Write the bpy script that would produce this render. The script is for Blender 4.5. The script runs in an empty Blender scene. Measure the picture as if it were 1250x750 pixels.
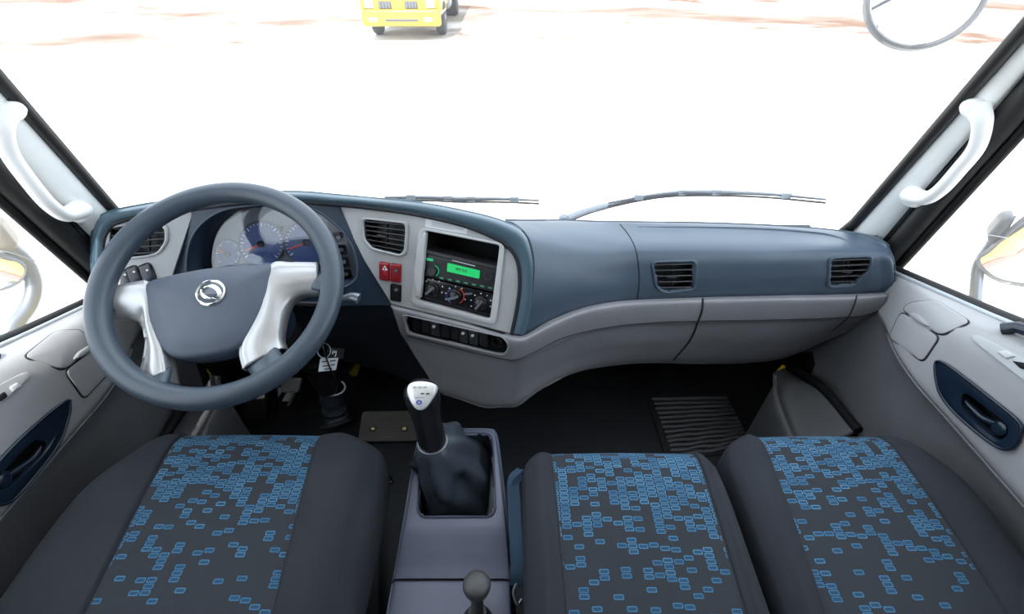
import bpy, bmesh, math, random
from mathutils import Vector, Matrix
from mathutils.bvhtree import BVHTree
from mathutils.geometry import tessellate_polygon
random.seed(7)
sc = bpy.context.scene
COL = sc.collection
V = Vector

# ------------------------------------------------------------ camera
PITCH = math.radians(40.0)
FPX = 555.0
CAM = V((0, 0, 1.32))
cd = bpy.data.cameras.new('camera')
cd.sensor_width = 36.0
cd.lens = FPX / 1250.0 * 36.0
cd.clip_start = 0.02
cd.clip_end = 600
cam = bpy.data.objects.new('camera', cd)
cam.location = CAM
cam.rotation_euler = (math.radians(90) - PITCH, 0, 0)
COL.objects.link(cam)
sc.camera = cam

# ------------------------------------------------------------ world, sun, exposure
w = bpy.data.worlds.new('sky')
sc.world = w
w.use_nodes = True
bg = w.node_tree.nodes['Background']
bg.inputs[0].default_value = (0.80, 0.90, 1.0, 1)
bg.inputs[1].default_value = 3.1
sl = bpy.data.lights.new('sun', 'SUN')
sl.energy = 7.0
sl.angle = math.radians(0.8)
sl.color = (1.0, 0.96, 0.90)
sun = bpy.data.objects.new('sun', sl)
sun.rotation_euler = (math.radians(25), math.radians(-8), 0)   # high sun from behind, a little to the driver's side
sun.location = (-3, 0, 9)
COL.objects.link(sun)
sc.view_settings.view_transform = 'Standard'
sc.view_settings.look = 'None'
sc.view_settings.exposure = 0.12
sc.view_settings.gamma = 1.0
sc.view_settings.use_curve_mapping = False
sc.cycles.max_bounces = 12
sc.cycles.diffuse_bounces = 6
sc.cycles.transparent_max_bounces = 16
sc.cycles.caustics_reflective = False
sc.cycles.caustics_refractive = False

# ------------------------------------------------------------ helpers: rays
SP, CP = math.sin(PITCH), math.cos(PITCH)
def ray(px, py):
    a = (px - 625.0) / FPX
    b = (375.0 - py) / FPX
    return V((a, CP + SP * b, CP * b - SP))
def aty(px, py, y):
    r = ray(px, py); return CAM + r * (y / r.y)
def atx(px, py, x):
    r = ray(px, py); return CAM + r * (x / r.x)
def atz(px, py, z):
    r = ray(px, py); return CAM + r * ((z - CAM.z) / r.z)
def plane(x0, y0, z0, kx, kz):
    n = V((-kx, 1, -kz)); n.normalize()
    return (V((x0, y0, z0)), n)
def atp(px, py, pl, off=0.0):
    p0, n = pl
    r = ray(px, py)
    p = CAM + r * ((p0 - CAM).dot(n) / r.dot(n))
    m = n if n.dot(r) < 0 else -n
    return p + m * off
def pnormal(pl):
    n = pl[1]
    return n if n.dot(V((0, CP, -SP))) < 0 else -n
def offplane(pl, off):
    return (pl[0] + pnormal(pl) * off, pl[1])
def proj(P):
    v = P - CAM
    d = v.y * CP - v.z * SP
    u = v.y * SP + v.z * CP
    if d <= 1e-6: return (1e9, 1e9)
    return (625 + FPX * v.x / d, 375 - FPX * u / d)

# ------------------------------------------------------------ helpers: materials
MATS = {}
def srgb(r, g, b):
    def f(c):
        c /= 255.0
        return c / 12.92 if c <= 0.04045 else ((c + 0.055) / 1.055) ** 2.4
    return (f(r), f(g), f(b))
def mat(name, col, rough=0.5, metal=0.0, bump=0.0, scale=400.0, var=0.06, spec=0.5, coat=0.0):
    m = bpy.data.materials.new(name); m.use_nodes = True
    nt = m.node_tree; N = nt.nodes; L = nt.links
    b = N['Principled BSDF']
    tc = N.new('ShaderNodeTexCoord')
    nz = N.new('ShaderNodeTexNoise'); nz.inputs['Scale'].default_value = 9.0; nz.inputs['Detail'].default_value = 3
    L.new(tc.outputs['Object'], nz.inputs['Vector'])
    rp = N.new('ShaderNodeValToRGB')
    rp.color_ramp.elements[0].position = 0.3; rp.color_ramp.elements[1].position = 0.7
    rp.color_ramp.elements[0].color = tuple(c * (1 - var) for c in col) + (1,)
    rp.color_ramp.elements[1].color = tuple(min(1, c * (1 + var)) for c in col) + (1,)
    L.new(nz.outputs[0], rp.inputs[0]); L.new(rp.outputs[0], b.inputs['Base Color'])
    b.inputs['Roughness'].default_value = rough
    b.inputs['Metallic'].default_value = metal
    b.inputs['Specular IOR Level'].default_value = spec
    b.inputs['Coat Weight'].default_value = coat
    if bump > 0:
        n2 = N.new('ShaderNodeTexNoise'); n2.inputs['Scale'].default_value = scale; n2.inputs['Detail'].default_value = 2
        L.new(tc.outputs['Object'], n2.inputs['Vector'])
        bp = N.new('ShaderNodeBump'); bp.inputs['Strength'].default_value = bump; bp.inputs['Distance'].default_value = 0.001
        L.new(n2.outputs[0], bp.inputs['Height']); L.new(bp.outputs[0], b.inputs['Normal'])
    MATS[name] = m
    return m
mat('pad_blue', (0.066, 0.094, 0.132), 0.38, bump=0.10, scale=700)
mat('rim_teal', (0.060, 0.108, 0.145), 0.42, bump=0.06, scale=700)
mat('navy', (0.020, 0.036, 0.066), 0.45, bump=0.08, scale=700)
mat('knee_dark', (0.008, 0.012, 0.020), 0.55, bump=0.08, scale=700)
mat('arch_grey', (0.085, 0.086, 0.092), 0.6, bump=0.1, scale=600)
mat('door_navy', (0.007, 0.016, 0.032), 0.30, bump=0.03)
mat('grey_plastic', (0.235, 0.235, 0.255), 0.42, bump=0.08, scale=700)
mat('door_grey', (0.36, 0.36, 0.37), 0.42, bump=0.08, scale=700)
mat('door_lower', (0.135, 0.138, 0.150), 0.58, bump=0.10, scale=600)
mat('silver_panel', (0.42, 0.43, 0.44), 0.42, bump=0.03)
mat('light_bezel', (0.52, 0.53, 0.54), 0.40)
mat('pillar_grey', (0.80, 0.82, 0.82), 0.5, bump=0.05, scale=700)
mat('handle_white', (0.86, 0.87, 0.87), 0.4, bump=0.03)
mat('headliner', (0.66, 0.66, 0.64), 0.9, bump=0.2, scale=900)
mat('backwall', (0.22, 0.22, 0.23), 0.9, bump=0.2, scale=900)
mat('rubber_black', (0.012, 0.012, 0.013), 0.55, bump=0.1)
mat('rubber_floor', (0.009, 0.011, 0.015), 0.6, bump=0.25, scale=120, var=0.3)
mat('black', (0.007, 0.007, 0.008), 0.7, spec=0.25)
mat('gloss_black', (0.010, 0.010, 0.012), 0.15)
mat('vent_black', (0.016, 0.017, 0.020), 0.35)
mat('slat', (0.035, 0.037, 0.042), 0.35)
mat('seam', (0.012, 0.014, 0.018), 0.7)
mat('fabric', (0.027, 0.030, 0.037), 0.95, bump=0.5, scale=1500, var=0.12, spec=0.2)
mat('wheel_grip', (0.050, 0.068, 0.092), 0.34, bump=0.15, scale=900)
mat('hub_pad', (0.070, 0.086, 0.120), 0.42, bump=0.35, scale=1100)
mat('wheel_silver', (0.50, 0.50, 0.51), 0.32, metal=0.55)
mat('chrome', (0.85, 0.86, 0.87), 0.17, metal=1.0)
mat('red_button', (0.30, 0.010, 0.016), 0.3, coat=0.4)
mat('console_navy', (0.110, 0.122, 0.175), 0.42, bump=0.06, scale=700)
mat('leather', (0.040, 0.050, 0.066), 0.3, bump=0.25, scale=500)
mat('lever_black', (0.012, 0.012, 0.014), 0.25)
mat('knob_grey', (0.05, 0.05, 0.052), 0.5)
mat('knob_silver', (0.72, 0.72, 0.72), 0.3, metal=0.3)
mat('belt_blue', (0.022, 0.052, 0.095), 0.8, bump=0.4, scale=1500)
mat('metal_grey', (0.22, 0.24, 0.27), 0.35, metal=0.7)
mat('tube_grey', (0.50, 0.54, 0.58), 0.4, metal=0.2)
mat('brass', (0.65, 0.52, 0.28), 0.3, metal=1.0)
mat('plate_wood', (0.075, 0.062, 0.055), 0.6, bump=0.3, scale=90, var=0.3)
mat('pedal_grey', (0.26, 0.25, 0.24), 0.6, bump=0.2, scale=200)
mat('yellow_cable', (0.55, 0.42, 0.02), 0.5)
mat('truck_yellow', (0.46, 0.32, 0.030), 0.35, coat=0.3)
mat('truck_white', (0.75, 0.75, 0.73), 0.4)
mat('stripe_red', (0.65, 0.05, 0.02), 0.35)
mat('tyre', (0.03, 0.03, 0.032), 0.8, bump=0.3, scale=60)
mat('chassis', (0.10, 0.10, 0.11), 0.6)
mat('lamp_glass', (0.70, 0.74, 0.78), 0.12, coat=0.6)
mat('amber', (0.75, 0.25, 0.03), 0.2)
mat('paper', (0.70, 0.72, 0.75), 0.5)
mat('ink', (0.33, 0.35, 0.38), 0.6)
mat('ink_dark', (0.03, 0.03, 0.04), 0.6)
mat('ink_blue', (0.08, 0.10, 0.40), 0.6)
mat('needle_red', (0.75, 0.06, 0.02), 0.4)
mat('tick_white', (0.75, 0.78, 0.82), 0.5)
mat('tick_green', (0.10, 0.55, 0.35), 0.5)
mat('gauge_blue', (0.022, 0.055, 0.20), 0.45)
mat('cluster_grey', (0.10, 0.11, 0.13), 0.4)
mat('mirror', (0.86, 0.88, 0.90), 0.02, metal=1.0, var=0.0)
mat('mirror_shell', (0.075, 0.078, 0.085), 0.4)
mat('mirror_tan', (0.28, 0.24, 0.19), 0.5)
mat('lcd_grey', (0.20, 0.27, 0.22), 0.3)

def emit_mat(name, col, strength):
    m = bpy.data.materials.new(name); m.use_nodes = True
    b = m.node_tree.nodes['Principled BSDF']
    b.inputs['Base Color'].default_value = col + (1,)
    b.inputs['Emission Color'].default_value = col + (1,)
    b.inputs['Emission Strength'].default_value = strength
    b.inputs['Roughness'].default_value = 0.3
    MATS[name] = m
emit_mat('lcd_green', (0.01, 0.46, 0.12), 0.55)
emit_mat('led_green', (0.02, 0.40, 0.15), 0.5)

def glass_mat(name, tint, r0=0.03, r1=0.5, rough=0.01, haze=0.0):
    """clear pane: see-through with a facing-dependent mirror sheen and a whitish veil added for glare"""
    m = bpy.data.materials.new(name); m.use_nodes = True
    nt = m.node_tree; N = nt.nodes; L = nt.links
    N.remove(N['Principled BSDF'])
    tr = N.new('ShaderNodeBsdfTransparent'); tr.inputs[0].default_value = tint + (1,)
    gl = N.new('ShaderNodeBsdfGlossy'); gl.inputs['Roughness'].default_value = rough
    gl.inputs[0].default_value = (1, 1, 1, 1)
    lw = N.new('ShaderNodeLayerWeight'); lw.inputs[0].default_value = 0.5
    pw = N.new('ShaderNodeMath'); pw.operation = 'POWER'; pw.inputs[1].default_value = 5.0
    L.new(lw.outputs['Facing'], pw.inputs[0])
    ma = N.new('ShaderNodeMath'); ma.operation = 'MULTIPLY_ADD'; ma.inputs[1].default_value = r1; ma.inputs[2].default_value = r0
    L.new(pw.outputs[0], ma.inputs[0])
    mx = N.new('ShaderNodeMixShader')
    L.new(ma.outputs[0], mx.inputs[0]); L.new(tr.outputs[0], mx.inputs[1]); L.new(gl.outputs[0], mx.inputs[2])
    out = mx.outputs[0]
    if haze > 0:  # translucent white puts the glare veil into the pane itself
        tl = N.new('ShaderNodeBsdfTranslucent'); tl.inputs[0].default_value = (0.9, 0.89, 0.87, 1)
        tc = N.new('ShaderNodeTexCoord'); nz = N.new('ShaderNodeTexNoise'); nz.inputs['Scale'].default_value = 3.0; nz.inputs['Detail'].default_value = 5
        L.new(tc.outputs['Object'], nz.inputs['Vector'])
        mr = N.new('ShaderNodeMapRange'); mr.inputs['From Min'].default_value = 0.3; mr.inputs['From Max'].default_value = 0.7
        mr.inputs['To Min'].default_value = haze * 0.8; mr.inputs['To Max'].default_value = haze * 1.2
        L.new(nz.outputs[0], mr.inputs['Value'])
        m2 = N.new('ShaderNodeMixShader'); L.new(mr.outputs[0], m2.inputs[0]); L.new(out, m2.inputs[1]); L.new(tl.outputs[0], m2.inputs[2])
        out = m2.outputs[0]
    L.new(out, N['Material Output'].inputs[0])
    MATS[name] = m
glass_mat('glass', (0.985, 0.99, 0.988), 0.015, 0.2, haze=0.05)
glass_mat('lens_glass', (0.95, 0.96, 0.98), 0.05, 0.8)

# ------------------------------------------------------------ helpers: objects
WL = {}
def base(o): return WL[o.name] if o else V((0, 0, 0))
def link(name, me, m, parent, centre):
    o = bpy.data.objects.new(name, me)
    COL.objects.link(o)
    o.parent = parent
    o.location = centre - base(parent)
    WL[o.name] = centre
    if m: me.materials.append(MATS[m])
    return o
def mk(name, verts, faces, m, parent=None, smooth=None, recalc=True, uv=None):
    verts = [V(v) for v in verts]
    lo = V((min(v.x for v in verts), min(v.y for v in verts), min(v.z for v in verts)))
    hi = V((max(v.x for v in verts), max(v.y for v in verts), max(v.z for v in verts)))
    c = (lo + hi) * 0.5
    me = bpy.data.meshes.new(name)
    me.from_pydata([tuple(v - c) for v in verts], [], faces)
    bm = bmesh.new(); bm.from_mesh(me)
    if uv is not None:
        ul = bm.loops.layers.uv.new('UVMap'); bm.verts.ensure_lookup_table()
        for f in bm.faces:
            for lp in f.loops: lp[ul].uv = uv[lp.vert.index]
    bmesh.ops.remove_doubles(bm, verts=bm.verts, dist=1e-6)
    if recalc: bmesh.ops.recalc_face_normals(bm, faces=bm.faces)
    bm.to_mesh(me); bm.free()
    if smooth is not None:
        for p in me.polygons: p.use_smooth = True
        me.set_sharp_from_angle(angle=math.radians(smooth))
    me.update()
    return link(name, me, m, parent, c)
def thing(name, label, cat, loc, group=None):
    o = bpy.data.objects.new(name, None); COL.objects.link(o)
    o.empty_display_size = 0.05
    o.location = loc; WL[o.name] = V(loc)
    o['label'] = label; o['category'] = cat
    if group: o['group'] = group
    return o
def tag(o, label, cat, group=None):
    o['label'] = label; o['category'] = cat
    if group: o['group'] = group
    return o
def struct(o, label=None, cat=None):
    o['kind'] = 'structure'
    if label: o['label'] = label
    if cat: o['category'] = cat
    return o
def plabel(o, t):
    o['label'] = t; return o

# ------------------------------------------------------------ helpers: shapes (each returns verts, faces)
def join(*ms):
    vs, fs = [], []
    for v, f in ms:
        k = len(vs); vs += list(v); fs += [tuple(i + k for i in q) for q in f]
    return vs, fs
def g_box(c, s, R=None, bev=0.0, seg=2):
    bm = bmesh.new()
    bmesh.ops.create_cube(bm, size=1.0)
    for v in bm.verts: v.co = V((v.co.x * s[0], v.co.y * s[1], v.co.z * s[2]))
    if bev > 0:
        bmesh.ops.bevel(bm, geom=list(bm.edges), offset=bev, segments=seg, profile=0.5, affect='EDGES')
    bm.verts.index_update()
    M = R if R is not None else Matrix.Identity(3)
    vs = [V(c) + M @ v.co for v in bm.verts]
    fs = [tuple(v.index for v in f.verts) for f in bm.faces]
    bm.free()
    return vs, fs
def frame_of(t, up=V((0, 0, 1))):
    t = t.normalized()
    if abs(t.dot(up)) > 0.98: up = V((0, 1, 0))
    s = t.cross(up).normalized()
    return s, s.cross(t).normalized()
def g_tube(pts, r, seg=10, closed=False, flat=1.0, up=V((0, 0, 1)), cap=True):
    n = len(pts)
    rs = [r(i / (n - 1)) if callable(r) else r for i in range(n)]
    vs, fs = [], []
    s0 = None
    for i, p in enumerate(pts):
        if closed: t = pts[(i + 1) % n] - pts[i - 1]
        else: t = pts[min(i + 1, n - 1)] - pts[max(i - 1, 0)]
        t = t.normalized()
        if s0 is None: s, u = frame_of(t, up)
        else:
            s = (s0 - t * s0.dot(t)).normalized(); u = s.cross(t).normalized()
        s0 = s
        for k in range(seg):
            a = 2 * math.pi * k / seg
            vs.append(p + s * (math.cos(a) * rs[i]) + u * (math.sin(a) * rs[i] * flat))
    m = n if closed else n - 1
    for i in range(m):
        j = (i + 1) % n
        for k in range(seg):
            l = (k + 1) % seg
            fs.append((i * seg + k, i * seg + l, j * seg + l, j * seg + k))
    if not closed and cap:
        fs.append(tuple(range(seg))); fs.append(tuple((n - 1) * seg + k for k in range(seg)))
    return vs, fs
def g_lathe(prof, c, axis=V((0, 0, 1)), seg=24):
    s, u = frame_of(axis); ax = axis.normalized()
    vs, fs = [], []
    for r, h in prof:
        for k in range(seg):
            a = 2 * math.pi * k / seg
            vs.append(V(c) + ax * h + s * (math.cos(a) * r) + u * (math.sin(a) * r))
    for i in range(len(prof) - 1):
        for k in range(seg):
            l = (k + 1) % seg
            fs.append((i * seg + k, i * seg + l, (i + 1) * seg + l, (i + 1) * seg + k))
    fs.append(tuple(range(seg))); fs.append(tuple((len(prof) - 1) * seg + k for k in range(seg)))
    return vs, fs
def cr(p0, p1, p2, p3, t):
    return 0.5 * ((2 * p1) + (p2 - p0) * t + (2 * p0 - 5 * p1 + 4 * p2 - p3) * t * t + (3 * p1 - p0 - 3 * p2 + p3) * t ** 3)
def crow(pts, n):
    m = len(pts); out = []
    for i in range(n):
        x = i / (n - 1) * (m - 1); k = min(int(x), m - 2); t = x - k
        p0 = pts[k - 1] if k > 0 else pts[0] * 2 - pts[1]
        p3 = pts[k + 2] if k + 2 < m else pts[-1] * 2 - pts[-2]
        out.append(cr(p0, pts[k], pts[k + 1], p3, t))
    return out
def spline(pts, n): return crow([V(p) for p in pts], n)
def g_net(net, nu, nv):
    rows = [crow(r, nu) for r in net]
    cols = [crow([rows[j][i] for j in range(len(rows))], nv) for i in range(nu)]
    vs = [cols[i][j] for j in range(nv) for i in range(nu)]
    fs = [(j * nu + i, j * nu + i + 1, (j + 1) * nu + i + 1, (j + 1) * nu + i) for j in range(nv - 1) for i in range(nu - 1)]
    return vs, fs
def inside(p, poly):
    x, y = p; c = False; n = len(poly)
    for i in range(n):
        x1, y1 = poly[i]; x2, y2 = poly[i - 1]
        if (y1 > y) != (y2 > y) and x < (x2 - x1) * (y - y1) / (y2 - y1) + x1: c = not c
    return c
def cut(ms, polys):
    vs, fs = ms
    out = []
    for f in fs:
        c = V((0, 0, 0))
        for i in f: c += vs[i]
        q = proj(c / len(f))
        if not any(inside(q, po) for po in polys): out.append(f)
    return vs, out
def solid(o, t, off=-1.0):
    m = o.modifiers.new('thickness', 'SOLIDIFY'); m.thickness = t; m.offset = off
    return o
def face_cam(ms):
    """turn faces of an open sheet towards the seats"""
    vs, fs = ms; out = []
    for f in fs:
        n = (vs[f[1]] - vs[f[0]]).cross(vs[f[2]] - vs[f[0]])
        out.append(f if n.dot(CAM - vs[f[0]]) > 0 else tuple(reversed(f)))
    return vs, out
def bvh_of(ms): return BVHTree.FromPolygons([tuple(v) for v in ms[0]], [tuple(f) for f in ms[1]])
def on_bvh(b):
    def f(px, py):
        r = ray(px, py)
        h = b.ray_cast(CAM, r.normalized())
        if h[0] is None:      # just off the sheet: its nearest edge point
            u = r.normalized(); best = None
            for k in range(60):
                q = b.find_nearest(CAM + u * (0.4 + k * 0.025))
                if best is None or q[3] < best[3]: best = q
            h = best
        n = h[1]
        return h[0], (n if n.dot(r) < 0 else -n)
    return f
def on_plane(pl):
    n = pnormal(pl)
    return lambda px, py: (atp(px, py, pl), n)
def rpoly(pts, r, k=5):
    out = []; n = len(pts)
    for i in range(n):
        p = V(pts[i] + (0,)); a = V(pts[i - 1] + (0,)); b = V(pts[(i + 1) % n] + (0,))
        da, db = (a - p), (b - p)
        ra = min(r, da.length * 0.48); rb = min(r, db.length * 0.48)
        A = p + da.normalized() * ra; B = p + db.normalized() * rb
        for j in range(k):
            t = j / (k - 1)
            q = A * (1 - t) ** 2 + p * 2 * t * (1 - t) + B * t * t
            out.append((q.x, q.y))
    return out
def sclosed(pts, n):
    m = len(pts); P = [V(p + (0,)) for p in pts]; out = []
    for i in range(n):
        x = i / n * m; k = int(x); t = x - k
        q = cr(P[(k - 1) % m], P[k % m], P[(k + 1) % m], P[(k + 2) % m], t)
        out.append((q.x, q.y))
    return out
def sopen(pts, n):
    return [(q.x, q.y) for q in crow([V(p + (0,)) for p in pts], n)]
def ellipse(cx, cy, rx, ry, n=28, rot=0.0):
    out = []
    for i in range(n):
        a = 2 * math.pi * i / n
        x, y = rx * math.cos(a), ry * math.sin(a)
        out.append((cx + x * math.cos(rot) - y * math.sin(rot), cy + x * math.sin(rot) + y * math.cos(rot)))
    return out
def g_shell(mapper, outline, th, dome=0.0, inset=0.06, sink=0.003, centre=None, rings=(0.75, 0.5, 0.25)):
    n = len(outline)
    cx = sum(p[0] for p in outline) / n; cy = sum(p[1] for p in outline) / n
    if centre: cx, cy = centre
    lay = [(1.0, -sink), (1.0, th * 0.65), (1 - inset * 0.4, th * 0.93), (1 - inset, th)]
    lay += [(t, th + dome * (1 - t * t)) for t in rings]
    vs, fs = [], []
    for t, o in lay:
        for x, y in outline:
            p, nn = mapper(cx + (x - cx) * t, cy + (y - cy) * t)
            vs.append(p + nn * o)
    p, nn = mapper(cx, cy); vs.append(p + nn * (th + dome)); ci = len(vs) - 1
    for l in range(len(lay) - 1):
        for i in range(n):
            j = (i + 1) % n
            fs.append((l * n + i, l * n + j, (l + 1) * n + j, (l + 1) * n + i))
    l = len(lay) - 1
    for i in range(n): fs.append((l * n + i, l * n + (i + 1) % n, ci))
    fs.append(tuple(range(n)))
    return vs, fs
def g_ring(mapper, outer, inner, th, sink=0.003, crown=0.0):
    n = len(outer); assert len(inner) == n
    vs, fs = [], []
    def lay(pts, o):
        for x, y in pts:
            p, nn = mapper(x, y); vs.append(p + nn * o)
    mid = [((a[0] + b[0]) / 2, (a[1] + b[1]) / 2) for a, b in zip(outer, inner)]
    lay(outer, -sink); lay(outer, th * 0.8); lay(mid, th + crown); lay(inner, th * 0.8); lay(inner, -sink)
    for l in range(5):
        m = (l + 1) % 5
        for i in range(n):
            j = (i + 1) % n
            fs.append((l * n + i, l * n + j, m * n + j, m * n + i))
    return vs, fs
def g_plate(pl, outer, holes, th, lift=0.0):
    loops = [[atp(x, y, pl, lift) for x, y in lp] for lp in [outer] + holes]
    nn = pnormal(pl)
    flat = [p for lp in loops for p in lp]
    tris = tessellate_polygon(loops)
    m = len(flat)
    vs = flat + [p - nn * th for p in flat]
    fs = [tuple(t) for t in tris] + [tuple(i + m for i in reversed(t)) for t in tris]
    k = 0
    for lp in loops:
        n = len(lp)
        for i in range(n):
            j = (i + 1) % n
            fs.append((k + i, k + j, k + j + m, k + i + m))
        k += n
    return vs, fs
def g_well(mapper, outline, depth, shrink=0.96, lip=0.001):
    """a sunken cup: wall and bottom"""
    n = len(outline)
    cx = sum(p[0] for p in outline) / n; cy = sum(p[1] for p in outline) / n
    vs, fs = [], []
    nrm = mapper(cx, cy)[1]
    for t, o in ((1.0, lip), (1.0, -depth * 0.5), (shrink, -depth)):
        for x, y in outline:
            p, _ = mapper(cx + (x - cx) * t, cy + (y - cy) * t); vs.append(p + nrm * o)
    for l in range(2):
        for i in range(n):
            j = (i + 1) % n
            fs.append((l * n + i, l * n + j, (l + 1) * n + j, (l + 1) * n + i))
    fs.append(tuple(2 * n + i for i in range(n)))
    return vs, fs
def g_bar(a, b, n, up, w, t):
    """flat bar from a to b: width w along up, thickness t along n"""
    vs = []
    for p in (a, b):
        for su, sn in ((-1, -1), (1, -1), (1, 1), (-1, 1)):
            vs.append(p + up * (su * w / 2) + n * (sn * t / 2))
    fs = [(0, 1, 2, 3), (7, 6, 5, 4)] + [(i, (i + 1) % 4, 4 + (i + 1) % 4, 4 + i) for i in range(4)]
    return vs, fs
def lerp2(a, b, t): return (a[0] + (b[0] - a[0]) * t, a[1] + (b[1] - a[1]) * t)
def seamline(mapper, pts, parent, r=0.0016, n=24, name='seam', m='seam'):
    P = [mapper(x, y)[0] for x, y in sopen(pts, n)]
    return mk(name, *g_tube(P, r, 6), m, parent, 40)
def text_mesh(name, body, mapper_pl, px, py, size, m, parent, right, lift=0.001):
    """flat lettering laid on a plane; right = unit vector of the reading direction"""
    cu = bpy.data.curves.new('t', 'FONT'); cu.body = body; cu.size = size; cu.align_x = 'CENTER'; cu.align_y = 'CENTER'; cu.extrude = 0.0003
    to = bpy.data.objects.new('t', cu)
    dg = bpy.context.evaluated_depsgraph_get()
    COL.objects.link(to); dg.update()
    me0 = bpy.data.meshes.new_from_object(to.evaluated_get(dg))
    n = pnormal(mapper_pl); r = (right - n * right.dot(n)).normalized(); u = n.cross(r)
    c = atp(px, py, mapper_pl, lift)
    vs = [c + r * v.co.x + u * v.co.y + n * v.co.z for v in me0.vertices]
    fs = [tuple(p.vertices) for p in me0.polygons]
    bpy.data.objects.remove(to); bpy.data.curves.remove(cu); bpy.data.meshes.remove(me0)
    return mk(name, vs, fs, m, parent)
def copy_tree(o, parent=None):
    c = o.copy(); COL.objects.link(c); c.parent = parent
    WL[c.name] = WL[o.name].copy()
    for ch in [x for x in COL.objects if x.parent == o]: copy_tree(ch, c)
    return c

# ============================================================ OUTSIDE
GZ = -1.20
def ground_material():
    m = bpy.data.materials.new('sand'); m.use_nodes = True
    nt = m.node_tree; N = nt.nodes; L = nt.links; b = N['Principled BSDF']
    tc = N.new('ShaderNodeTexCoord')
    mp = N.new('ShaderNodeMapping'); mp.inputs['Scale'].default_value = (0.17, 0.24, 1); mp.inputs['Location'].default_value = (1.3, 0.4, 0)
    L.new(tc.outputs['Object'], mp.inputs[0])
    n1 = N.new('ShaderNodeTexNoise'); n1.inputs['Scale'].default_value = 1.0; n1.inputs['Detail'].default_value = 8; n1.inputs['Roughness'].default_value = 0.62
    n1.inputs['Distortion'].default_value = 0.25
    L.new(mp.outputs[0], n1.inputs['Vector'])
    r1 = N.new('ShaderNodeValToRGB'); r1.color_ramp.elements[0].position = 0.47; r1.color_ramp.elements[1].position = 0.62
    L.new(n1.outputs[0], r1.inputs[0])
    sep = N.new('ShaderNodeSeparateXYZ'); L.new(tc.outputs['Object'], sep.inputs[0])
    mr = N.new('ShaderNodeMapRange'); mr.inputs['From Min'].default_value = 11.2; mr.inputs['From Max'].default_value = 14.5
    L.new(sep.outputs['Y'], mr.inputs['Value'])
    mu = N.new('ShaderNodeMath'); mu.operation = 'MULTIPLY'
    L.new(r1.outputs[0], mu.inputs[0]); L.new(mr.outputs[0], mu.inputs[1])
    n2 = N.new('ShaderNodeTexNoise'); n2.inputs['Scale'].default_value = 2.2; n2.inputs['Detail'].default_value = 9
    L.new(tc.outputs['Object'], n2.inputs['Vector'])
    c1 = N.new('ShaderNodeValToRGB')
    c1.color_ramp.elements[0].color = (0.70, 0.66, 0.62, 1); c1.color_ramp.elements[1].color = (0.80, 0.78, 0.75, 1)
    L.new(n2.outputs[0], c1.inputs[0])
    mp3 = N.new('ShaderNodeMapping'); mp3.inputs['Scale'].default_value = (0.05, 0.16, 1); mp3.inputs['Location'].default_value = (4.3, 2.4, 0)
    L.new(tc.outputs['Object'], mp3.inputs[0])
    n3 = N.new('ShaderNodeTexNoise'); n3.inputs['Scale'].default_value = 1.0; n3.inputs['Detail'].default_value = 10; n3.inputs['Roughness'].default_value = 0.7
    L.new(mp3.outputs[0], n3.inputs['Vector'])
    r3 = N.new('ShaderNodeValToRGB'); r3.color_ramp.elements[0].position = 0.42; r3.color_ramp.elements[1].position = 0.60
    L.new(n3.outputs[0], r3.inputs[0])
    mr3 = N.new('ShaderNodeMapRange'); mr3.inputs['From Min'].default_value = 10.6; mr3.inputs['From Max'].default_value = 13.0
    L.new(sep.outputs['Y'], mr3.inputs['Value'])
    mu3 = N.new('ShaderNodeMath'); mu3.operation = 'MULTIPLY'; L.new(r3.outputs[0], mu3.inputs[0]); L.new(mr3.outputs[0], mu3.inputs[1])
    far = N.new('ShaderNodeMixRGB'); far.inputs[2].default_value = (0.23, 0.195, 0.165, 1)
    L.new(mu3.outputs[0], far.inputs[0]); L.new(c1.outputs[0], far.inputs[1])
    mix = N.new('ShaderNodeMixRGB'); mix.inputs[2].default_value = (0.15, 0.085, 0.055, 1)
    L.new(mu.outputs[0], mix.inputs[0]); L.new(far.outputs[0], mix.inputs[1]); L.new(mix.outputs[0], b.inputs['Base Color'])
    b.inputs['Roughness'].default_value = 0.95; b.inputs['Specular IOR Level'].default_value = 0.1
    bp = N.new('ShaderNodeBump'); bp.inputs['Strength'].default_value = 0.3; bp.inputs['Distance'].default_value = 0.02
    L.new(n2.outputs[0], bp.inputs['Height']); L.new(bp.outputs[0], b.inputs['Normal'])
    MATS['sand'] = m
ground_material()
gv, gf = [], []
n = 24
for j in range(n + 1):
    for i in range(n + 1):
        x = (i / n - 0.5) * 400; y = (j / n - 0.5) * 400
        gv.append(V((x, y, GZ)))
for j in range(n):
    for i in range(n): gf.append((j * (n + 1) + i, j * (n + 1) + i + 1, (j + 1) * (n + 1) + i + 1, (j + 1) * (n + 1) + i))
g = mk('ground', gv, gf, 'sand', None, None, recalc=False)
struct(g, 'bright white sandy yard with red brown dirt stains', 'ground')

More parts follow.
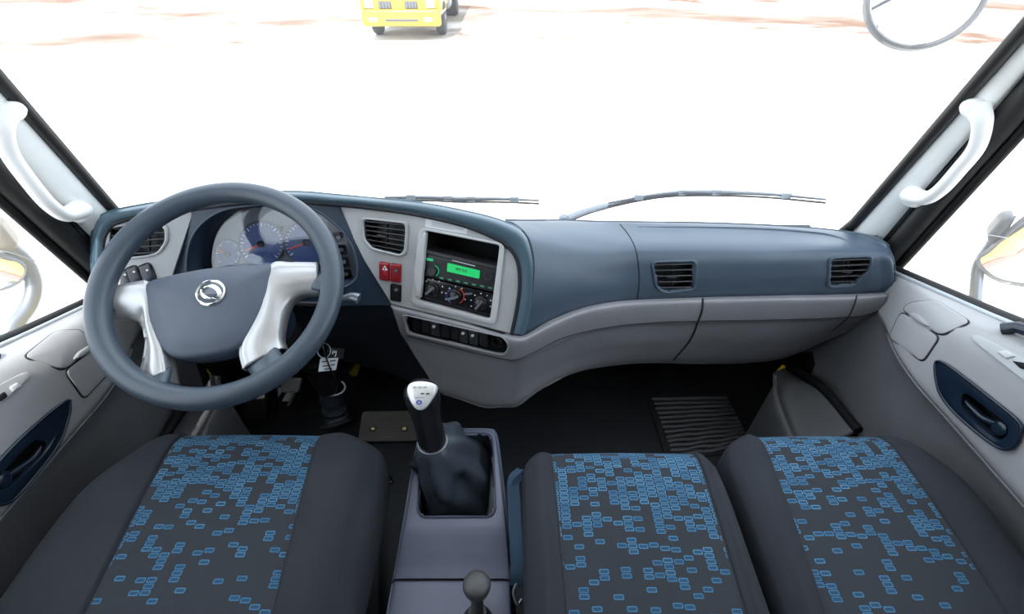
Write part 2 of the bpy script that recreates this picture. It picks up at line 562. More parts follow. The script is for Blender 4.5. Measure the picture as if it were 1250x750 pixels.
# ---- yellow truck parked ahead
def build_truck():
    TX, TY = -3.06, 14.85
    t = thing('truck', 'yellow flatbed truck parked facing the cab on the sandy yard', 'truck', (TX, TY, GZ))
    def W(x, y, z): return V((TX + x, TY + y, GZ + z))
    # cab body as a rounded loft in side profile
    prof = [(0.02, 0.62), (0.0, 0.95), (0.03, 1.45), (0.12, 1.75), (0.30, 2.45), (0.45, 2.55), (1.75, 2.55), (1.80, 2.4), (1.80, 0.75), (1.35, 0.75), (1.30, 0.62)]
    vs, fs = [], []
    for sx, ins in ((-1.06, 0.05), (-1.10, 0.0), (1.10, 0.0), (1.06, 0.05)):
        for y, z in prof:
            cy, cz = 0.9, 1.5
            k = 1 - ins
            vs.append(W(sx, cy + (y - cy) * k, cz + (z - cz) * k))
    m = len(prof)
    for a in range(3):
        for i in range(m):
            j = (i + 1) % m
            fs.append((a * m + i, a * m + j, (a + 1) * m + j, (a + 1) * m + i))
    fs.append(tuple(range(m))); fs.append(tuple(3 * m + i for i in range(m)))
    mk('cab_body', vs, fs, 'truck_yellow', t, 30)
    # windscreen
    mk('windscreen', [W(-0.98, 0.118, 1.78), W(0.98, 0.118, 1.78), W(0.93, 0.285, 2.42), W(-0.93, 0.285, 2.42),
                      W(-0.98, 0.10, 1.78), W(0.98, 0.10, 1.78), W(0.93, 0.267, 2.42), W(-0.93, 0.267, 2.42)],
       [(0, 1, 2, 3), (4, 5, 6, 7), (0, 1, 5, 4), (1, 2, 6, 5), (2, 3, 7, 6), (3, 0, 4, 7)], 'gloss_black', t)
    bp = mk('bumper', *g_box(W(0, -0.03, 0.56), (2.18, 0.22, 0.40), None, 0.07, 3), 'truck_yellow', t, 40)
    mk('lower_grille', *g_box(W(0.02, -0.143, 0.52), (0.90, 0.02, 0.055), None, 0.008, 1), 'chassis', bp)
    for sx in (-0.42, 0.30):
        gr = mk('air_intake', *g_box(W(sx, -0.005, 0.86), (0.34, 0.06, 0.17), None, 0.02, 2), 'chassis', t, 40)
        for k in range(4): mk('intake_bar', *g_box(W(sx - 0.12 + 0.08 * k, -0.04, 0.86), (0.02, 0.02, 0.15)), 'metal_grey', gr)
    for sx in (-0.86, 0.83):
        h = mk('headlight', *g_box(W(sx, -0.01, 0.95), (0.24, 0.08, 0.34), None, 0.05, 3), 'lamp_glass', t, 40)
        mk('turn_signal', *g_box(W(sx * 1.16, 0.0, 0.84), (0.06, 0.08, 0.16), None, 0.015, 2), 'amber', h, 40)
        mk('reflector_bowl', *g_lathe([(0.02, 0.0), (0.07, 0.015), (0.07, 0.02)], W(sx, -0.045, 1.0), V((0, -1, 0)), 16), 'chrome', h, 40)
        mk('fog_light', *g_box(W(sx * 0.90, -0.143, 0.535), (0.24, 0.03, 0.09), None, 0.02, 2), 'lamp_glass', t, 40)
        mk('wing_mirror', *g_box(W(sx * 1.45, 0.25, 1.95), (0.18, 0.08, 0.42), None, 0.03, 2), 'chassis', t, 40)
        mk('mirror_arm', *g_tube([W(sx * 1.2, 0.3, 2.2), W(sx * 1.42, 0.28, 2.18)], 0.02, 8), 'chassis', t, 40)
    for sx in (-0.95, 0.95):
        for wy, dual in ((1.05, 0), (4.9, 1)):
            wd = 0.25 if not dual else 0.45
            xx = sx if not dual else sx * 0.9
            prof2 = [(0.20, -wd / 2), (0.40, -wd / 2), (0.44, -wd / 2 + 0.05), (0.44, wd / 2 - 0.05), (0.40, wd / 2), (0.20, wd / 2)]
            wh = mk('wheel', *g_lathe(prof2, W(xx, wy, 0.44), V((1, 0, 0)), 28), 'tyre', t, 35)
            s = 1 if sx > 0 else -1
            mk('wheel_rim', *g_lathe([(0.20, 0), (0.22, wd / 2 + 0.002), (0.12, wd / 2 - 0.03), (0.05, wd / 2 + 0.02), (0.01, wd / 2 + 0.02)], W(xx, wy, 0.44), V((s, 0, 0)), 20), 'metal_grey', wh, 35)
    mk('axle', *g_tube([W(-0.95, 1.05, 0.42), W(0.95, 1.05, 0.42)], 0.06, 10), 'chassis', t, 40)
    mk('chassis_rail', *g_box(W(-0.42, 3.5, 0.78), (0.09, 5.6, 0.22)), 'chassis', t)
    mk('chassis_rail', *g_box(W(0.42, 3.5, 0.78), (0.09, 5.6, 0.22)), 'chassis', t)
    mk('cargo_bed', *g_box(W(0, 4.3, 1.08), (2.2, 4.6, 0.16), None, 0.01, 1), 'truck_yellow', t)
    for sx in (-1.09, 1.09): mk('side_board', *g_box(W(sx, 4.3, 1.42), (0.04, 4.6, 0.52), None, 0.01, 1), 'truck_yellow', t)
    mk('headboard', *g_box(W(0, 2.02, 1.65), (2.2, 0.05, 1.0), None, 0.01, 1), 'truck_yellow', t)
    mk('tail_board', *g_box(W(0, 6.58, 1.42), (2.2, 0.05, 0.52), None, 0.01, 1), 'truck_yellow', t)
    mk('fuel_tank', *g_box(W(0.86, 2.8, 0.68), (0.42, 0.8, 0.42), None, 0.08, 3), 'metal_grey', t, 40)
    return t
build_truck()

# ============================================================ CAB SHELL
struct(mk('floor', *g_box((-0.02, 0.35, -0.02), (1.96, 1.9, 0.04)), 'rubber_floor'), 'black rubber cab floor', 'floor')
struct(mk('ceiling', *g_box((-0.02, 0.08, 1.735), (2.06, 1.34, 0.05), None, 0.02, 2), 'headliner'), 'pale cab headliner', 'ceiling')
struct(mk('wall_front', *g_box((-0.02, 1.275, 0.28), (1.96, 0.04, 0.60)), 'black'), 'black bulkhead under the dashboard', 'wall')
# unseen back wall, kept solid and dark to cut light from behind
struct(mk('wall_back', *g_box((-0.02, -0.575, 0.85), (1.96, 0.05, 1.74)), 'backwall'), 'grey back wall of the cab behind the seats', 'wall')
struct(mk('wall_left', *g_box((-1.005, 1.08, 0.25), (0.03, 0.40, 0.50)), 'black'), 'black footwell side wall on the driver side', 'wall')
struct(mk('wall_right', *g_box((0.965, 1.08, 0.25), (0.03, 0.40, 0.50)), 'black'), 'black footwell side wall on the passenger side', 'wall')

# ---- windscreen edge lines
WR = (atx(1042, 272, 0.905), atx(1250, 32, 0.868))
WLf = (atx(137, 253, -0.935), atx(0, 95, -0.905))
def onl(l, z):
    t = (z - l[0].z) / (l[1].z - l[0].z)
    return l[0] + (l[1] - l[0]) * t
def screen(u, z):
    """u from 0 (driver side) to 1"""
    a, b = onl(WLf, z), onl(WR, z)
    p = a.lerp(b, u); s = abs(2 * u - 1)
    p.y += 0.115 * (1 - s ** 2.6)
    return p
gvs, gfs = [], []
nu, nz_ = 40, 10
for j in range(nz_ + 1):
    for i in range(nu + 1): gvs.append(screen(i / nu, 0.585 + (1.70 - 0.585) * j / nz_))
for j in range(nz_):
    for i in range(nu): gfs.append((j * (nu + 1) + i, j * (nu + 1) + i + 1, (j + 1) * (nu + 1) + i + 1, (j + 1) * (nu + 1) + i))
w1 = struct(mk('window_1', gvs, gfs, 'glass', None, 60), 'wide clear windscreen above the dashboard', 'windscreen')
# black seal round the windscreen
edge = [onl(WLf, z) for z in (1.70, 1.4, 1.177, 0.95, 0.80, 0.72)] + [screen(u, 0.635) for u in (0.01, 0.04, 0.1, 0.25, 0.5, 0.75, 0.9, 0.96, 0.99)] + [onl(WR, z) for z in (0.72, 0.80, 0.95, 1.177, 1.4, 1.70)]
edge += [screen(u, 1.70) for u in (0.95, 0.75, 0.5, 0.25, 0.05)]
mk('window_seal', *g_tube([p + V((0, -0.004, 0)) for p in edge], 0.0135, 10, closed=True), 'rubber_black', w1, 50)

cow = [[screen(u / 12, 0.60) + V((0, -0.004, 0)) for u in range(13)], [V((-0.98 + 1.92 * u / 12, 1.258, 0.585)) for u in range(13)]]
cow[1] = [V((p.x, max(p.y, q.y + 0.01), p.z)) for p, q in zip(cow[1], cow[0])]
struct(solid(mk('trim_3', *g_net(cow, 30, 4), 'black', None, 60), 0.01), 'black cowl under the windscreen base', 'trim')
# ---- A pillar trims
def pillar(name, A, B, sgn, lab):
    """A: trim edge along the windscreen (two points), B: trim edge along the door"""
    net = []
    zs = (0.60, 0.75, 0.95, 1.177, 1.45, 1.72)
    for t, bul in ((0.0, -0.02), (0.02, 0.0), (0.25, 0.014), (0.5, 0.018), (0.75, 0.014), (0.97, 0.0), (1.0, -0.03)):
        row = []
        for z in zs:
            a, b = onl(A, z), onl(B, z)
            p = a.lerp(b, min(1, max(0, t)))
            nrm = (b - a).cross(V((0, 0, 1))).normalized()
            if nrm.x * sgn > 0: nrm = -nrm
            row.append(p + nrm * bul)
        net.append(row)
    ms = face_cam(g_net(net, 30, 28))
    o = mk(name, *ms, 'pillar_grey', None, 60, recalc=False)
    struct(o, lab, 'pillar trim')
    return o, ms
AR = (atx(1062, 254, 0.905), atx(1250, 40, 0.875))
BR = (atx(1108, 268, 0.955), atx(1250, 97, 0.928))
AL = (atx(131, 254, -0.935), atx(0, 101, -0.912))
BL = (atx(109, 298, -0.990), atx(0, 191, -0.968))
pr, prm = pillar('trim_1', AR, BR, 1, 'light grey windscreen pillar trim on the passenger side')
pl_, plm = pillar('trim_2', AL, BL, -1, 'light grey windscreen pillar trim on the driver side')

# ---- door frames (black) and side glass
def door_glass(name, sgn, X, B, lab):
    # window opening outline in (y, z) : belt, front edge, top, rear
    def zb(y): return belt(y, sgn)
    ys = [0.93, 0.6, 0.3, 0.0, -0.42]
    f0, f1 = onl(B, 0.66), onl(B, 1.62)
    lo = [V((X, y, zb(y))) for y in ys]
    pts = [V((X, -0.42, 1.62)), V((X - sgn * 0.02, f1.y - 0.04, 1.62))]
    poly = lo + pts
    vs = [p + V((d, 0, 0)) for d in (-0.002, 0.002) for p in poly]
    m = len(poly)
    fs = [tuple(range(m)), tuple(reversed(range(m, 2 * m)))] + [(i, (i + 1) % m, m + (i + 1) % m, m + i) for i in range(m)]
    o = mk(name, vs, fs, 'glass'); struct(o, lab, 'side window')
    return o
def belt(y, sgn):
    z0 = 0.660 if sgn > 0 else 0.612
    z = z0 + 0.285 * (0.91 - y)
    return z if y > 0.45 else z0 + 0.285 * 0.46 + 0.05 * (0.45 - y)
XR, XL = 0.96, -1.00
w3 = door_glass('window_3', 1, XR + 0.012, BR, 'passenger door side window')
w2 = door_glass('window_2', -1, XL - 0.012, BL, 'driver door side window')

def door_frame(par, sgn, X, B):
    # front sloping frame: a black box sweep just outboard of the pillar trim, with a rubber seal
    for nm, dy, dx, r, fl, m_ in (('frame_post', -0.024, 0.012, 0.030, 0.9, 'rubber_black'), ('door_seal', 0.004, -0.004, 0.012, 1.0, 'gloss_black'), ('glass_channel', -0.058, 0.016, 0.009, 1.0, 'black')):
        P = [onl(B, z) + V((sgn * dx, dy, 0)) for z in (0.56, 0.8, 1.0, 1.2, 1.45, 1.68)]
        mk(nm, *g_tube(P, r, 12, flat=fl), m_, par, 50)
    ys = [0.96, 0.7, 0.45, 0.2, -0.1, -0.45]
    P = spline([V((X + sgn * 0.004, y, belt(y, sgn) + 0.004)) for y in ys], 24)
    mk('belt_seal', *g_tube(P, 0.011, 10), 'rubber_black', par, 50)
    P = spline([V((X - sgn * 0.008, y, belt(y, sgn) + 0.002)) for y in ys], 24)
    mk('belt_strip', *g_tube(P, 0.005, 8), 'tube_grey', par, 50)
    mk('roof_rail', *g_box((X, 0.12, 1.68), (0.07, 1.30, 0.12), None, 0.02, 2), 'pillar_grey', par, 40)
    mk('rear_post', *g_box((X, -0.47, 1.2), (0.07, 0.16, 1.0), None, 0.02, 2), 'pillar_grey', par, 40)

# ---- inner door panels
def door_panel(sgn, X):
    zc = 0.560 if sgn > 0 else 0.508
    def fr(y): return 1.0 if y < 0.70 else max(0.22, 1.0 - (y - 0.70) * 4.2)   # the bulge runs out towards the dashboard
    YS = [1.12, 0.95, 0.85, 0.75, 0.65, 0.55, 0.42, 0.3, 0.1, -0.15, -0.5]
    net = []
    for dx, f, zabs in ((-0.02, 0.0, None), (0.012, -0.005, None), (0.042, 0.012, None), (0.068, 0.07, None), (0.085, 0.25, None), (0.092, 0.56, None), (0.093, 0.88, None), (0.084, 1.0, None)):
        row = []
        for y in YS:
            zb = belt(y, sgn)
            row.append(V((X - sgn * dx * fr(y), y, zb - (zb - zc) * f)))
        net.append(row)
    up = face_cam(g_net(net, 400, 110))
    net2 = []
    for dx, z in ((0.090, zc + 0.006), (0.070, zc - 0.012), (0.054, zc - 0.05), (0.050, 0.40), (0.046, 0.2), (0.04, 0.0)):
        net2.append([V((X - sgn * dx * fr(y), y, z)) for y in YS])
    lo = face_cam(g_net(net2, 50, 34))
    return up, lo
PUR, PLR = door_panel(1, XR)
PUL, PLL = door_panel(-1, XL)

d2 = thing('door_2', 'grey passenger door with navy handle bezel beside the outer seat', 'door', (XR, 0.3, 0)); d2['kind'] = 'structure'
d1 = thing('door_1', 'grey driver door with bright sunlit top beside the driver seat', 'door', (XL, 0.3, 0)); d1['kind'] = 'structure'

def grow(q, k):
    cx = sum(p[0] for p in q) / len(q); cy = sum(p[1] for p in q) / len(q)
    return [(cx + (x - cx) * k, cy + (y - cy) * k) for x, y in q]
def build_door(par, sgn, X, B, up, lo, spec):
    mp = on_bvh(bvh_of(up))
    solid(mk('upper_panel', *cut(up, [sclosed(spec['recess'], 60)]), 'door_grey', par, 60, recalc=False), 0.004)
    solid(mk('lower_panel', *lo, 'door_lower', par, 60, recalc=False), 0.004)
    door_frame(par, sgn, X, B)
    # storage lid in two folds
    a = mk('pocket_lid', *g_shell(mp, rpoly(spec['lid_top'], 8), 0.0035, inset=0.03), 'door_grey', par, 30)
    o_ = grow(rpoly(spec['lid_top'], 8), 1.03); mk('seam', *g_tube([mp(*q)[0] for q in o_], 0.0018, 6, closed=True), 'seam', a, 60)
    b = mk('pocket_front', *g_shell(mp, rpoly(spec['lid_low'], 7), 0.003, inset=0.03), 'door_grey', par, 30)
    o_ = grow(rpoly(spec['lid_low'], 7), 1.03); mk('seam', *g_tube([mp(*q)[0] for q in o_], 0.0020, 6, closed=True), 'seam', b, 60)
    mk('finger_notch', *g_shell(mp, sclosed(spec['notch'], 24), 0.006, dome=0.002, inset=0.25), 'door_grey', a, 50)
    # navy handle bezel
    out = sclosed(spec['bezel'], 60)
    inn = grow(sclosed(spec['recess'], 60), 0.88)
    # align start angles
    def align(o, i):
        c = (sum(p[0] for p in i) / len(i), sum(p[1] for p in i) / len(i))
        k = min(range(len(i)), key=lambda q: (i[q][0] - o[0][0]) ** 2 + (i[q][1] - o[0][1]) ** 2)
        i2 = i[k:] + i[:k]
        return i2
    hb = mk('handle_bezel', *g_ring(mp, out, align(out, inn), 0.007, crown=0.001), 'door_navy', par, 40)
    mk('rim_bead', *g_tube([mp(x, y)[0] + mp(x, y)[1] * 0.006 for x, y in out], 0.0028, 8, closed=True), 'door_navy', hb, 60)
    mk('recess_cup', *g_well(mp, inn, 0.035, 0.9), 'black', hb, 40)
    lv = [mp(x, y)[0] + mp(x, y)[1] * (-0.008) for x, y in sopen(spec['lever'], 14)]
    mk('door_lever', *g_tube(lv, lambda t: 0.0065 + 0.003 * t, 10, flat=0.7), 'door_navy', par, 50)
    mk('lock_knob', *g_shell(mp, rpoly(spec['knob'], 4), 0.004, dome=0.003, inset=0.15, sink=0.02), 'door_navy', par, 40)
    s = mk('switch_panel', *g_shell(mp, rpoly(spec['switch'], 9), 0.005, inset=0.05), 'silver_panel', par, 30)
    for q in spec['buttons']:
        mk('window_button', *g_shell(mp, rpoly(q[0], 2), 0.008, dome=0.001, inset=0.15), q[1], s, 30)
    mk('pull_handle', *g_tube([mp(x, y)[0] + mp(x, y)[1] * h for (x, y), h in spec['pull']], 0.013, 12, flat=0.8), 'door_navy', par, 50)
    mk('sill_gap_shade', *g_tube(spline([atx(*q) for q in spec['sill']], 16), 0.012, 8), 'black', par, 60)  # black tube standing in for the darkness of the gap by the arch cover
    # yellow outer skin of the door with its red stripe
    sk = mk('outer_skin', *g_box((X + sgn * 0.045, 0.26, 0.13), (0.02, 1.46, 0.96), None, 0.008, 2), 'truck_yellow', par, 40)
    mk('red_stripe', *g_box((X + sgn * 0.058, 0.26, 0.30), (0.004, 1.40, 0.09), Matrix.Rotation(0.06, 3, 'X')), 'stripe_red', sk)
build_door(d2, 1, XR, BR, PUR, PLR, dict(
    lid_top=[(1102, 378), (1112, 370), (1143, 367), (1185, 394), (1149, 410)],
    lid_low=[(1101, 381), (1147, 412), (1127, 442), (1086, 412)],
    notch=[(1113, 385), (1121, 384), (1130, 391), (1136, 399), (1126, 396)],
    bezel=[(1145, 448), (1152, 442), (1175, 457), (1212, 486), (1246, 514), (1250, 528), (1242, 545), (1226, 548), (1200, 531), (1168, 503), (1150, 478)],
    recess=[(1173, 482), (1182, 478), (1208, 497), (1235, 519), (1237, 533), (1226, 541), (1212, 533), (1178, 503)],
    lever=[(1174, 489), (1184, 500), (1200, 513), (1224, 521)],
    knob=[(1212, 517), (1222, 513), (1232, 521), (1231, 530), (1222, 534), (1211, 526)],
    switch=[(1184, 413), (1194, 409), (1262, 444), (1290, 470), (1272, 480), (1240, 456)],
    buttons=[([(1219, 431), (1232, 430), (1243, 437), (1231, 440)], 'light_bezel'), ([(1238, 442), (1254, 445), (1262, 455), (1248, 451)], 'black')],
    sill=[(968, 450, .905), (1005, 475, .905), (1048, 526, .905)],
    pull=[((1222, 405), 0.006), ((1240, 408), 0.014), ((1262, 418), 0.018), ((1290, 433), 0.014), ((1302, 440), 0.0)]))
build_door(d1, -1, XL, BL, PUL, PLL, dict(
    lid_top=[(29, 436), (68, 405), (98, 403), (113, 424), (77, 452)],
    lid_low=[(79, 454), (114, 426), (132, 455), (102, 487)],
    notch=[(88, 440), (93, 431), (106, 423), (111, 425), (103, 434)],
    bezel=[(77, 490), (82, 496), (80, 510), (66, 545), (20, 602), (0, 616), (-16, 612), (-17, 598), (-8, 568), (38, 521)],
    recess=[(50, 534), (57, 541), (45, 562), (12, 594), (-4, 603), (-9, 595), (-4, 578), (36, 538)],
    lever=[(55, 545), (44, 560), (28, 572), (6, 586)],
    knob=[(-4, 580), (6, 574), (14, 580), (12, 590), (2, 598), (-6, 592)],
    switch=[(38, 458), (30, 454), (-20, 480), (-50, 505), (-38, 520), (0, 492)],
    buttons=[([(8, 474), (18, 468), (24, 472), (12, 480)], 'light_bezel'), ([(-8, 486), (2, 479), (6, 485), (-4, 492)], 'black')],
    sill=[(240, 478, -.94), (217, 508, -.94), (184, 560, -.94)],
    pull=[((-6, 436), 0.0), ((-22, 442), 0.014), ((-44, 452), 0.018), ((-66, 464), 0.012), ((-76, 470), 0.0)]))

# ---- clear rain films on the side windows
def film(par, X, cx, cy, rx, ry, rot, sgn):
    mp = lambda px, py: (atx(px, py, X), V((-sgn, 0, 0)))
    pts = [mp(x, y)[0] for x, y in ellipse(cx, cy, rx, ry, 60, rot)]
    mk('rain_film', *g_tube(pts, 0.0009, 6, closed=True), 'tick_white', par, 60)
film(w3, XR + 0.008, 1203, 345, 95, 58, 0.12, 1)
film(w2, XL - 0.008, 8, 372, 105, 62, 0.35, -1)

# ---- grab handles on the pillars
def grab(lab, mp, pts, sgn):
    a, b = mp(*pts[0][:2])[0], mp(*pts[-1][:2])[0]
    t = thing('grab_handle', lab, 'grab handle', a, 'grab handles on the windscreen pillars')
    P = []
    for k, (x, y, h) in enumerate(pts):
        f = k / (len(pts) - 1)
        da = (a - CAM).length * (1 - f) + (b - CAM).length * f
        P.append(CAM + ray(x, y).normalized() * (da - h))
    mk('grip', *g_tube(spline(P, 36), lambda s: 0.0150 + 0.007 * abs(2 * s - 1) ** 4, 14, flat=0.9), 'handle_white', t, 60)
    for k in (0, -1):
        x, y, h = pts[k]
        f = mk('mount', *g_shell(mp, ellipse(x, y, 13 if k else 15, 11 if k else 13, 24), 0.018, dome=0.006, inset=0.3), 'handle_white', t, 60)
        mk('screw_cap', *g_shell(lambda c, d: (mp(c, d)[0] + mp(c, d)[1] * 0.021, mp(c, d)[1]), ellipse(x, y, 6, 5, 14), 0.003, dome=0.001, inset=0.2), 'handle_white', f, 60)
grab('white grab handle on the passenger side pillar', on_bvh(bvh_of(prm)),
     [(1193, 132, 0.016), (1199, 150, 0.045), (1192, 180, 0.055), (1170, 208, 0.055), (1148, 232, 0.050), (1130, 242, 0.035), (1114, 238, 0.016)], 1)
grab('white grab handle on the driver side pillar', on_bvh(bvh_of(plm)),
     [(8, 136, 0.016), (4, 158, 0.045), (12, 188, 0.055), (36, 222, 0.055), (60, 250, 0.050), (80, 262, 0.035), (96, 256, 0.016)], -1)

# ---- wipers
def wiper(lab, arm, blade, loc):
    t = thing('windscreen_wiper', lab, 'wiper', loc, 'wipers resting along the windscreen base')
    A = [aty(*p) for p in arm]; Bp = spline([aty(*p) for p in blade], 20)
    mk('arm', *g_tube(spline(A, 16), lambda s: 0.017 - 0.009 * s, 8, flat=0.6), 'metal_grey', t, 50)
    mk('pivot_cap', *g_lathe([(0.010, -0.02), (0.016, -0.015), (0.016, 0.01), (0.009, 0.018)], A[0], V((0, -0.3, 1)), 16), 'metal_grey', t, 40)
    mk('blade_frame', *g_tube([p + V((0, 0, 0.008)) for p in Bp], lambda s: 0.0075 * (1 - 0.6 * abs(2 * s - 1)), 8), 'metal_grey', t, 50)
    mk('rubber_blade', *g_tube([p + V((0, -0.004, 0)) for p in Bp], 0.003, 6), 'rubber_black', t, 50)
    for k in (3, 8, 11, 16):
        mk('yoke_clip', *g_box(Bp[k] + V((0, 0, 0.009)), (0.026, 0.012, 0.018), None, 0.002, 1), 'tube_grey', t)
wiper('long wiper lying at the windscreen base on the passenger side', [(688, 269, 1.19), (720, 257, 1.20), (770, 245, 1.20), (830, 236, 1.20)],
      [(742, 251, 1.19), (800, 241, 1.195), (850, 238, 1.19), (930, 240, 1.17), (1007, 247, 1.12)], aty(688, 269, 1.19))
wiper('short visible wiper tip behind the dash centre on the driver side', [(420, 260, 1.20), (470, 246, 1.205), (520, 243, 1.205), (560, 244, 1.205)],
      [(470, 244, 1.20), (520, 244, 1.20), (560, 246, 1.20), (610, 246, 1.20), (658, 248, 1.20)], aty(420, 260, 1.20))

# ---- exterior mirrors
def ovalmirror():
    pl = (aty(1130, 8, 1.46), (V((-0.25, -0.80, 0.45))).normalized())
    t = thing('front_mirror', 'oval downward front mirror hanging outside the windscreen corner', 'mirror', pl[0])
    mp = on_plane(pl)
    out = ellipse(1133, -10, 84, 64, 60, -0.62)
    inn = ellipse(1133, -10, 78, 58, 60, -0.62)
    mk('mirror_glass', *g_shell(mp, inn, 0.003, dome=0.008, inset=0.02), 'mirror', t, 60)
    mk('rim', *g_ring(mp, out, inn, 0.008, sink=0.012, crown=0.003), 'mirror_shell', t, 50)
    back = (pl[0] - pnormal(pl) * 0.012, pl[1])
    n0 = pnormal(pl)
    vs, fs = g_shell(lambda a, b: (atp(a, b, back), -n0), out, 0.01, dome=0.06, inset=0.1)
    mk('shell_back', vs, fs, 'mirror_shell', t, 60)
    c = atp(1150, -10, back)
    mk('support_arm', *g_tube(spline([c - n0 * 0.06, c + V((0.05, -0.05, 0.15)), V((0.88, 0.98, 1.66))], 12), 0.012, 10), 'mirror_shell', t, 50)
ovalmirror()
def sidemirror(lab, sgn, X, tube, tr, plate, glassq, cap, m_cap, y0):
    t = thing('side_mirror', lab, 'mirror', atx(*tube[-1], X), 'side mirrors outside the door windows')
    mk('bracket_tube', *g_tube(spline([atx(x, y, X) for x, y in tube], 24), tr, 12), 'metal_grey', t, 60)
    c = atx(*plate, X)
    toc = (CAM - c).normalized(); tob = (V((sgn * 0.98, 0.0, 0.2)) - c).normalized()
    pl = (c, (toc + tob).normalized())
    mp = on_plane(pl)
    q = sclosed(glassq, 50)
    mk('mirror_glass', *g_shell(mp, q, 0.002, dome=0.002, inset=0.02), 'mirror', t, 60)
    n0 = pnormal(pl)
    cx = sum(p[0] for p in q) / 50; cy = sum(p[1] for p in q) / 50
    out = [(cx + (x - cx) * 1.07, cy + (y - cy) * 1.09) for x, y in q]
    mk('rim', *g_ring(mp, out, q, 0.006, sink=0.01, crown=0.002), 'mirror_shell', t, 50)
    back = (pl[0] - n0 * 0.01, pl[1])
    mk('shell_back', *g_shell(lambda a, b: (atp(a, b, back), -n0), out, 0.01, dome=0.06, inset=0.15), m_cap, t, 60)
    cp = (c - n0 * 0.03, pl[1])
    mk('clamp_cap', *g_shell(on_plane(cp), rpoly(cap, 7), 0.02, dome=0.008, inset=0.2, sink=0.02), m_cap, t, 50)
sidemirror('side mirror reflecting yellow bodywork outside the passenger window', 1, 1.16, [(1232, 262), (1210, 300), (1196, 322), (1192, 345), (1190, 385)], 0.013,
           (1232, 306), [(1196, 318), (1212, 304), (1250, 270), (1300, 240), (1310, 300), (1290, 345), (1250, 346), (1215, 338)],
           [(1203, 285), (1222, 263), (1240, 261), (1228, 280), (1208, 296)], 'mirror_shell', 0)
sidemirror('side mirror on a bent grey tube outside the driver window', -1, -1.20, [(10, 300), (30, 318), (41, 345), (36, 372), (16, 400), (4, 430)], 0.017,
           (10, 325), [(30, 330), (20, 345), (-10, 354), (-50, 340), (-60, 300), (-20, 308), (18, 318)],
           [(-30, 262), (2, 268), (25, 298), (10, 306), (-35, 290)], 'mirror_tan', 0)

# ============================================================ DASHBOARD
PANEL = plane(0.027, 0.855, 0.80, -0.24, 0.425)
LEFT = plane(-0.93, 0.90, 0.805, 0.30, 0.425)
BEZ = plane(0.0, 0.953, 0.80, 0.0, 0.425)
dash = thing('dashboard', 'blue and grey curved dashboard running the full width under the windscreen', 'dashboard', (-0.02, 0.95, 0.34))

def N3(rows): return [[aty(*p) for p in r] for r in rows]
# --- passenger upper pad
pad_rows = [
    [(617, 269.5, .945), (646, 270, .99), (690, 270, 1.06), (735, 271.5, 1.09), (780, 272, 1.10), (860, 273, 1.105), (940, 276, 1.09), (1000, 280, 1.07), (1042, 285, 1.03), (1068, 291, .985), (1080, 298, .95)],
    [(628, 273, .925), (660, 278, .955), (700, 282, .99), (740, 284, 1.015), (780, 284.5, 1.03), (860, 285, 1.035), (940, 287, 1.025), (1000, 290, 1.01), (1042, 293, .985), (1068, 297, .96), (1084, 304, .935)],
    [(641, 284, .89), (670, 291, .91), (705, 297, .935), (742, 299, .955), (780, 299, .965), (860, 299, .97), (940, 300, .965), (1000, 301, .955), (1042, 302, .945), (1070, 305, .930), (1087, 311, .915)],
    [(648, 298, .86), (676, 306, .88), (708, 312, .902), (744, 314, .922), (780, 314, .935), (860, 314, .94), (940, 314, .935), (1000, 314, .930), (1044, 314, .922), (1072, 316, .912), (1090, 320, .902)],
    [(652, 326, .828), (680, 332, .85), (712, 336, .878), (746, 337, .902), (780, 337, .918), (860, 336, .925), (940, 335, .922), (1000, 334, .918), (1046, 334, .912), (1074, 335, .904), (1091, 337, .897)],
    [(648, 366, .795), (678, 362, .825), (710, 357, .86), (746, 354, .89), (780, 353, .91), (860, 352, .920), (940, 350, .918), (1000, 349, .915), (1046, 348, .910), (1074, 347, .902), (1089, 348, .897)],
    [(639, 411, .772), (672, 392, .812), (708, 378, .852), (746, 370, .886), (780, 366.5, .908), (860, 363.5, .920), (940, 362, .918), (1000, 361, .915), (1044, 360, .910), (1070, 359, .904), (1084, 358, .900)]]
padnet = N3(pad_rows)
hid = [V((p.x, min(p.y + 0.05, 1.15), p.z - 0.034)) for p in padnet[0]]
padnet = [hid] + padnet
padnet = [r + [V((min(r[-1].x + 0.015, 0.925), r[-1].y + 0.06, r[-1].z - 0.012))] for r in padnet]
padms = face_cam(g_net(padnet, 220, 90))
padmap = on_bvh(bvh_of(padms))
VENT_A = [(797, 321), (848, 319.5), (847, 352), (812, 356), (802, 350)]
VENT_B = [(1014, 316), (1063, 314), (1060, 330), (1042, 347), (1012, 349)]
def grow(q, k):
    cx = sum(p[0] for p in q) / len(q); cy = sum(p[1] for p in q) / len(q)
    return [(cx + (x - cx) * k, cy + (y - cy) * k) for x, y in q]
pad = mk('upper_pad', *cut(padms, [rpoly(grow(VENT_A, .97), 4), rpoly(grow(VENT_B, .97), 4)]), 'pad_blue', dash, 60, recalc=False)
solid(pad, 0.004)
seamline(padmap, [(757, 274), (768, 288), (776, 305), (780, 330), (780, 350), (778, 365)], pad, 0.0016, 40)
# tray lip on the top
tray = [(778, 277), (860, 277.5), (940, 280), (1000, 285), (1024, 290), (1034, 294)]
mk('tray_lip', *g_tube([padmap(x, y)[0] for x, y in sopen(tray, 40)], lambda s: 0.0045 * math.sin(math.pi * min(1, max(0.02, s * 0.98 + 0.01))) ** 0.5, 8, flat=0.8), 'pad_blue', pad, 60)

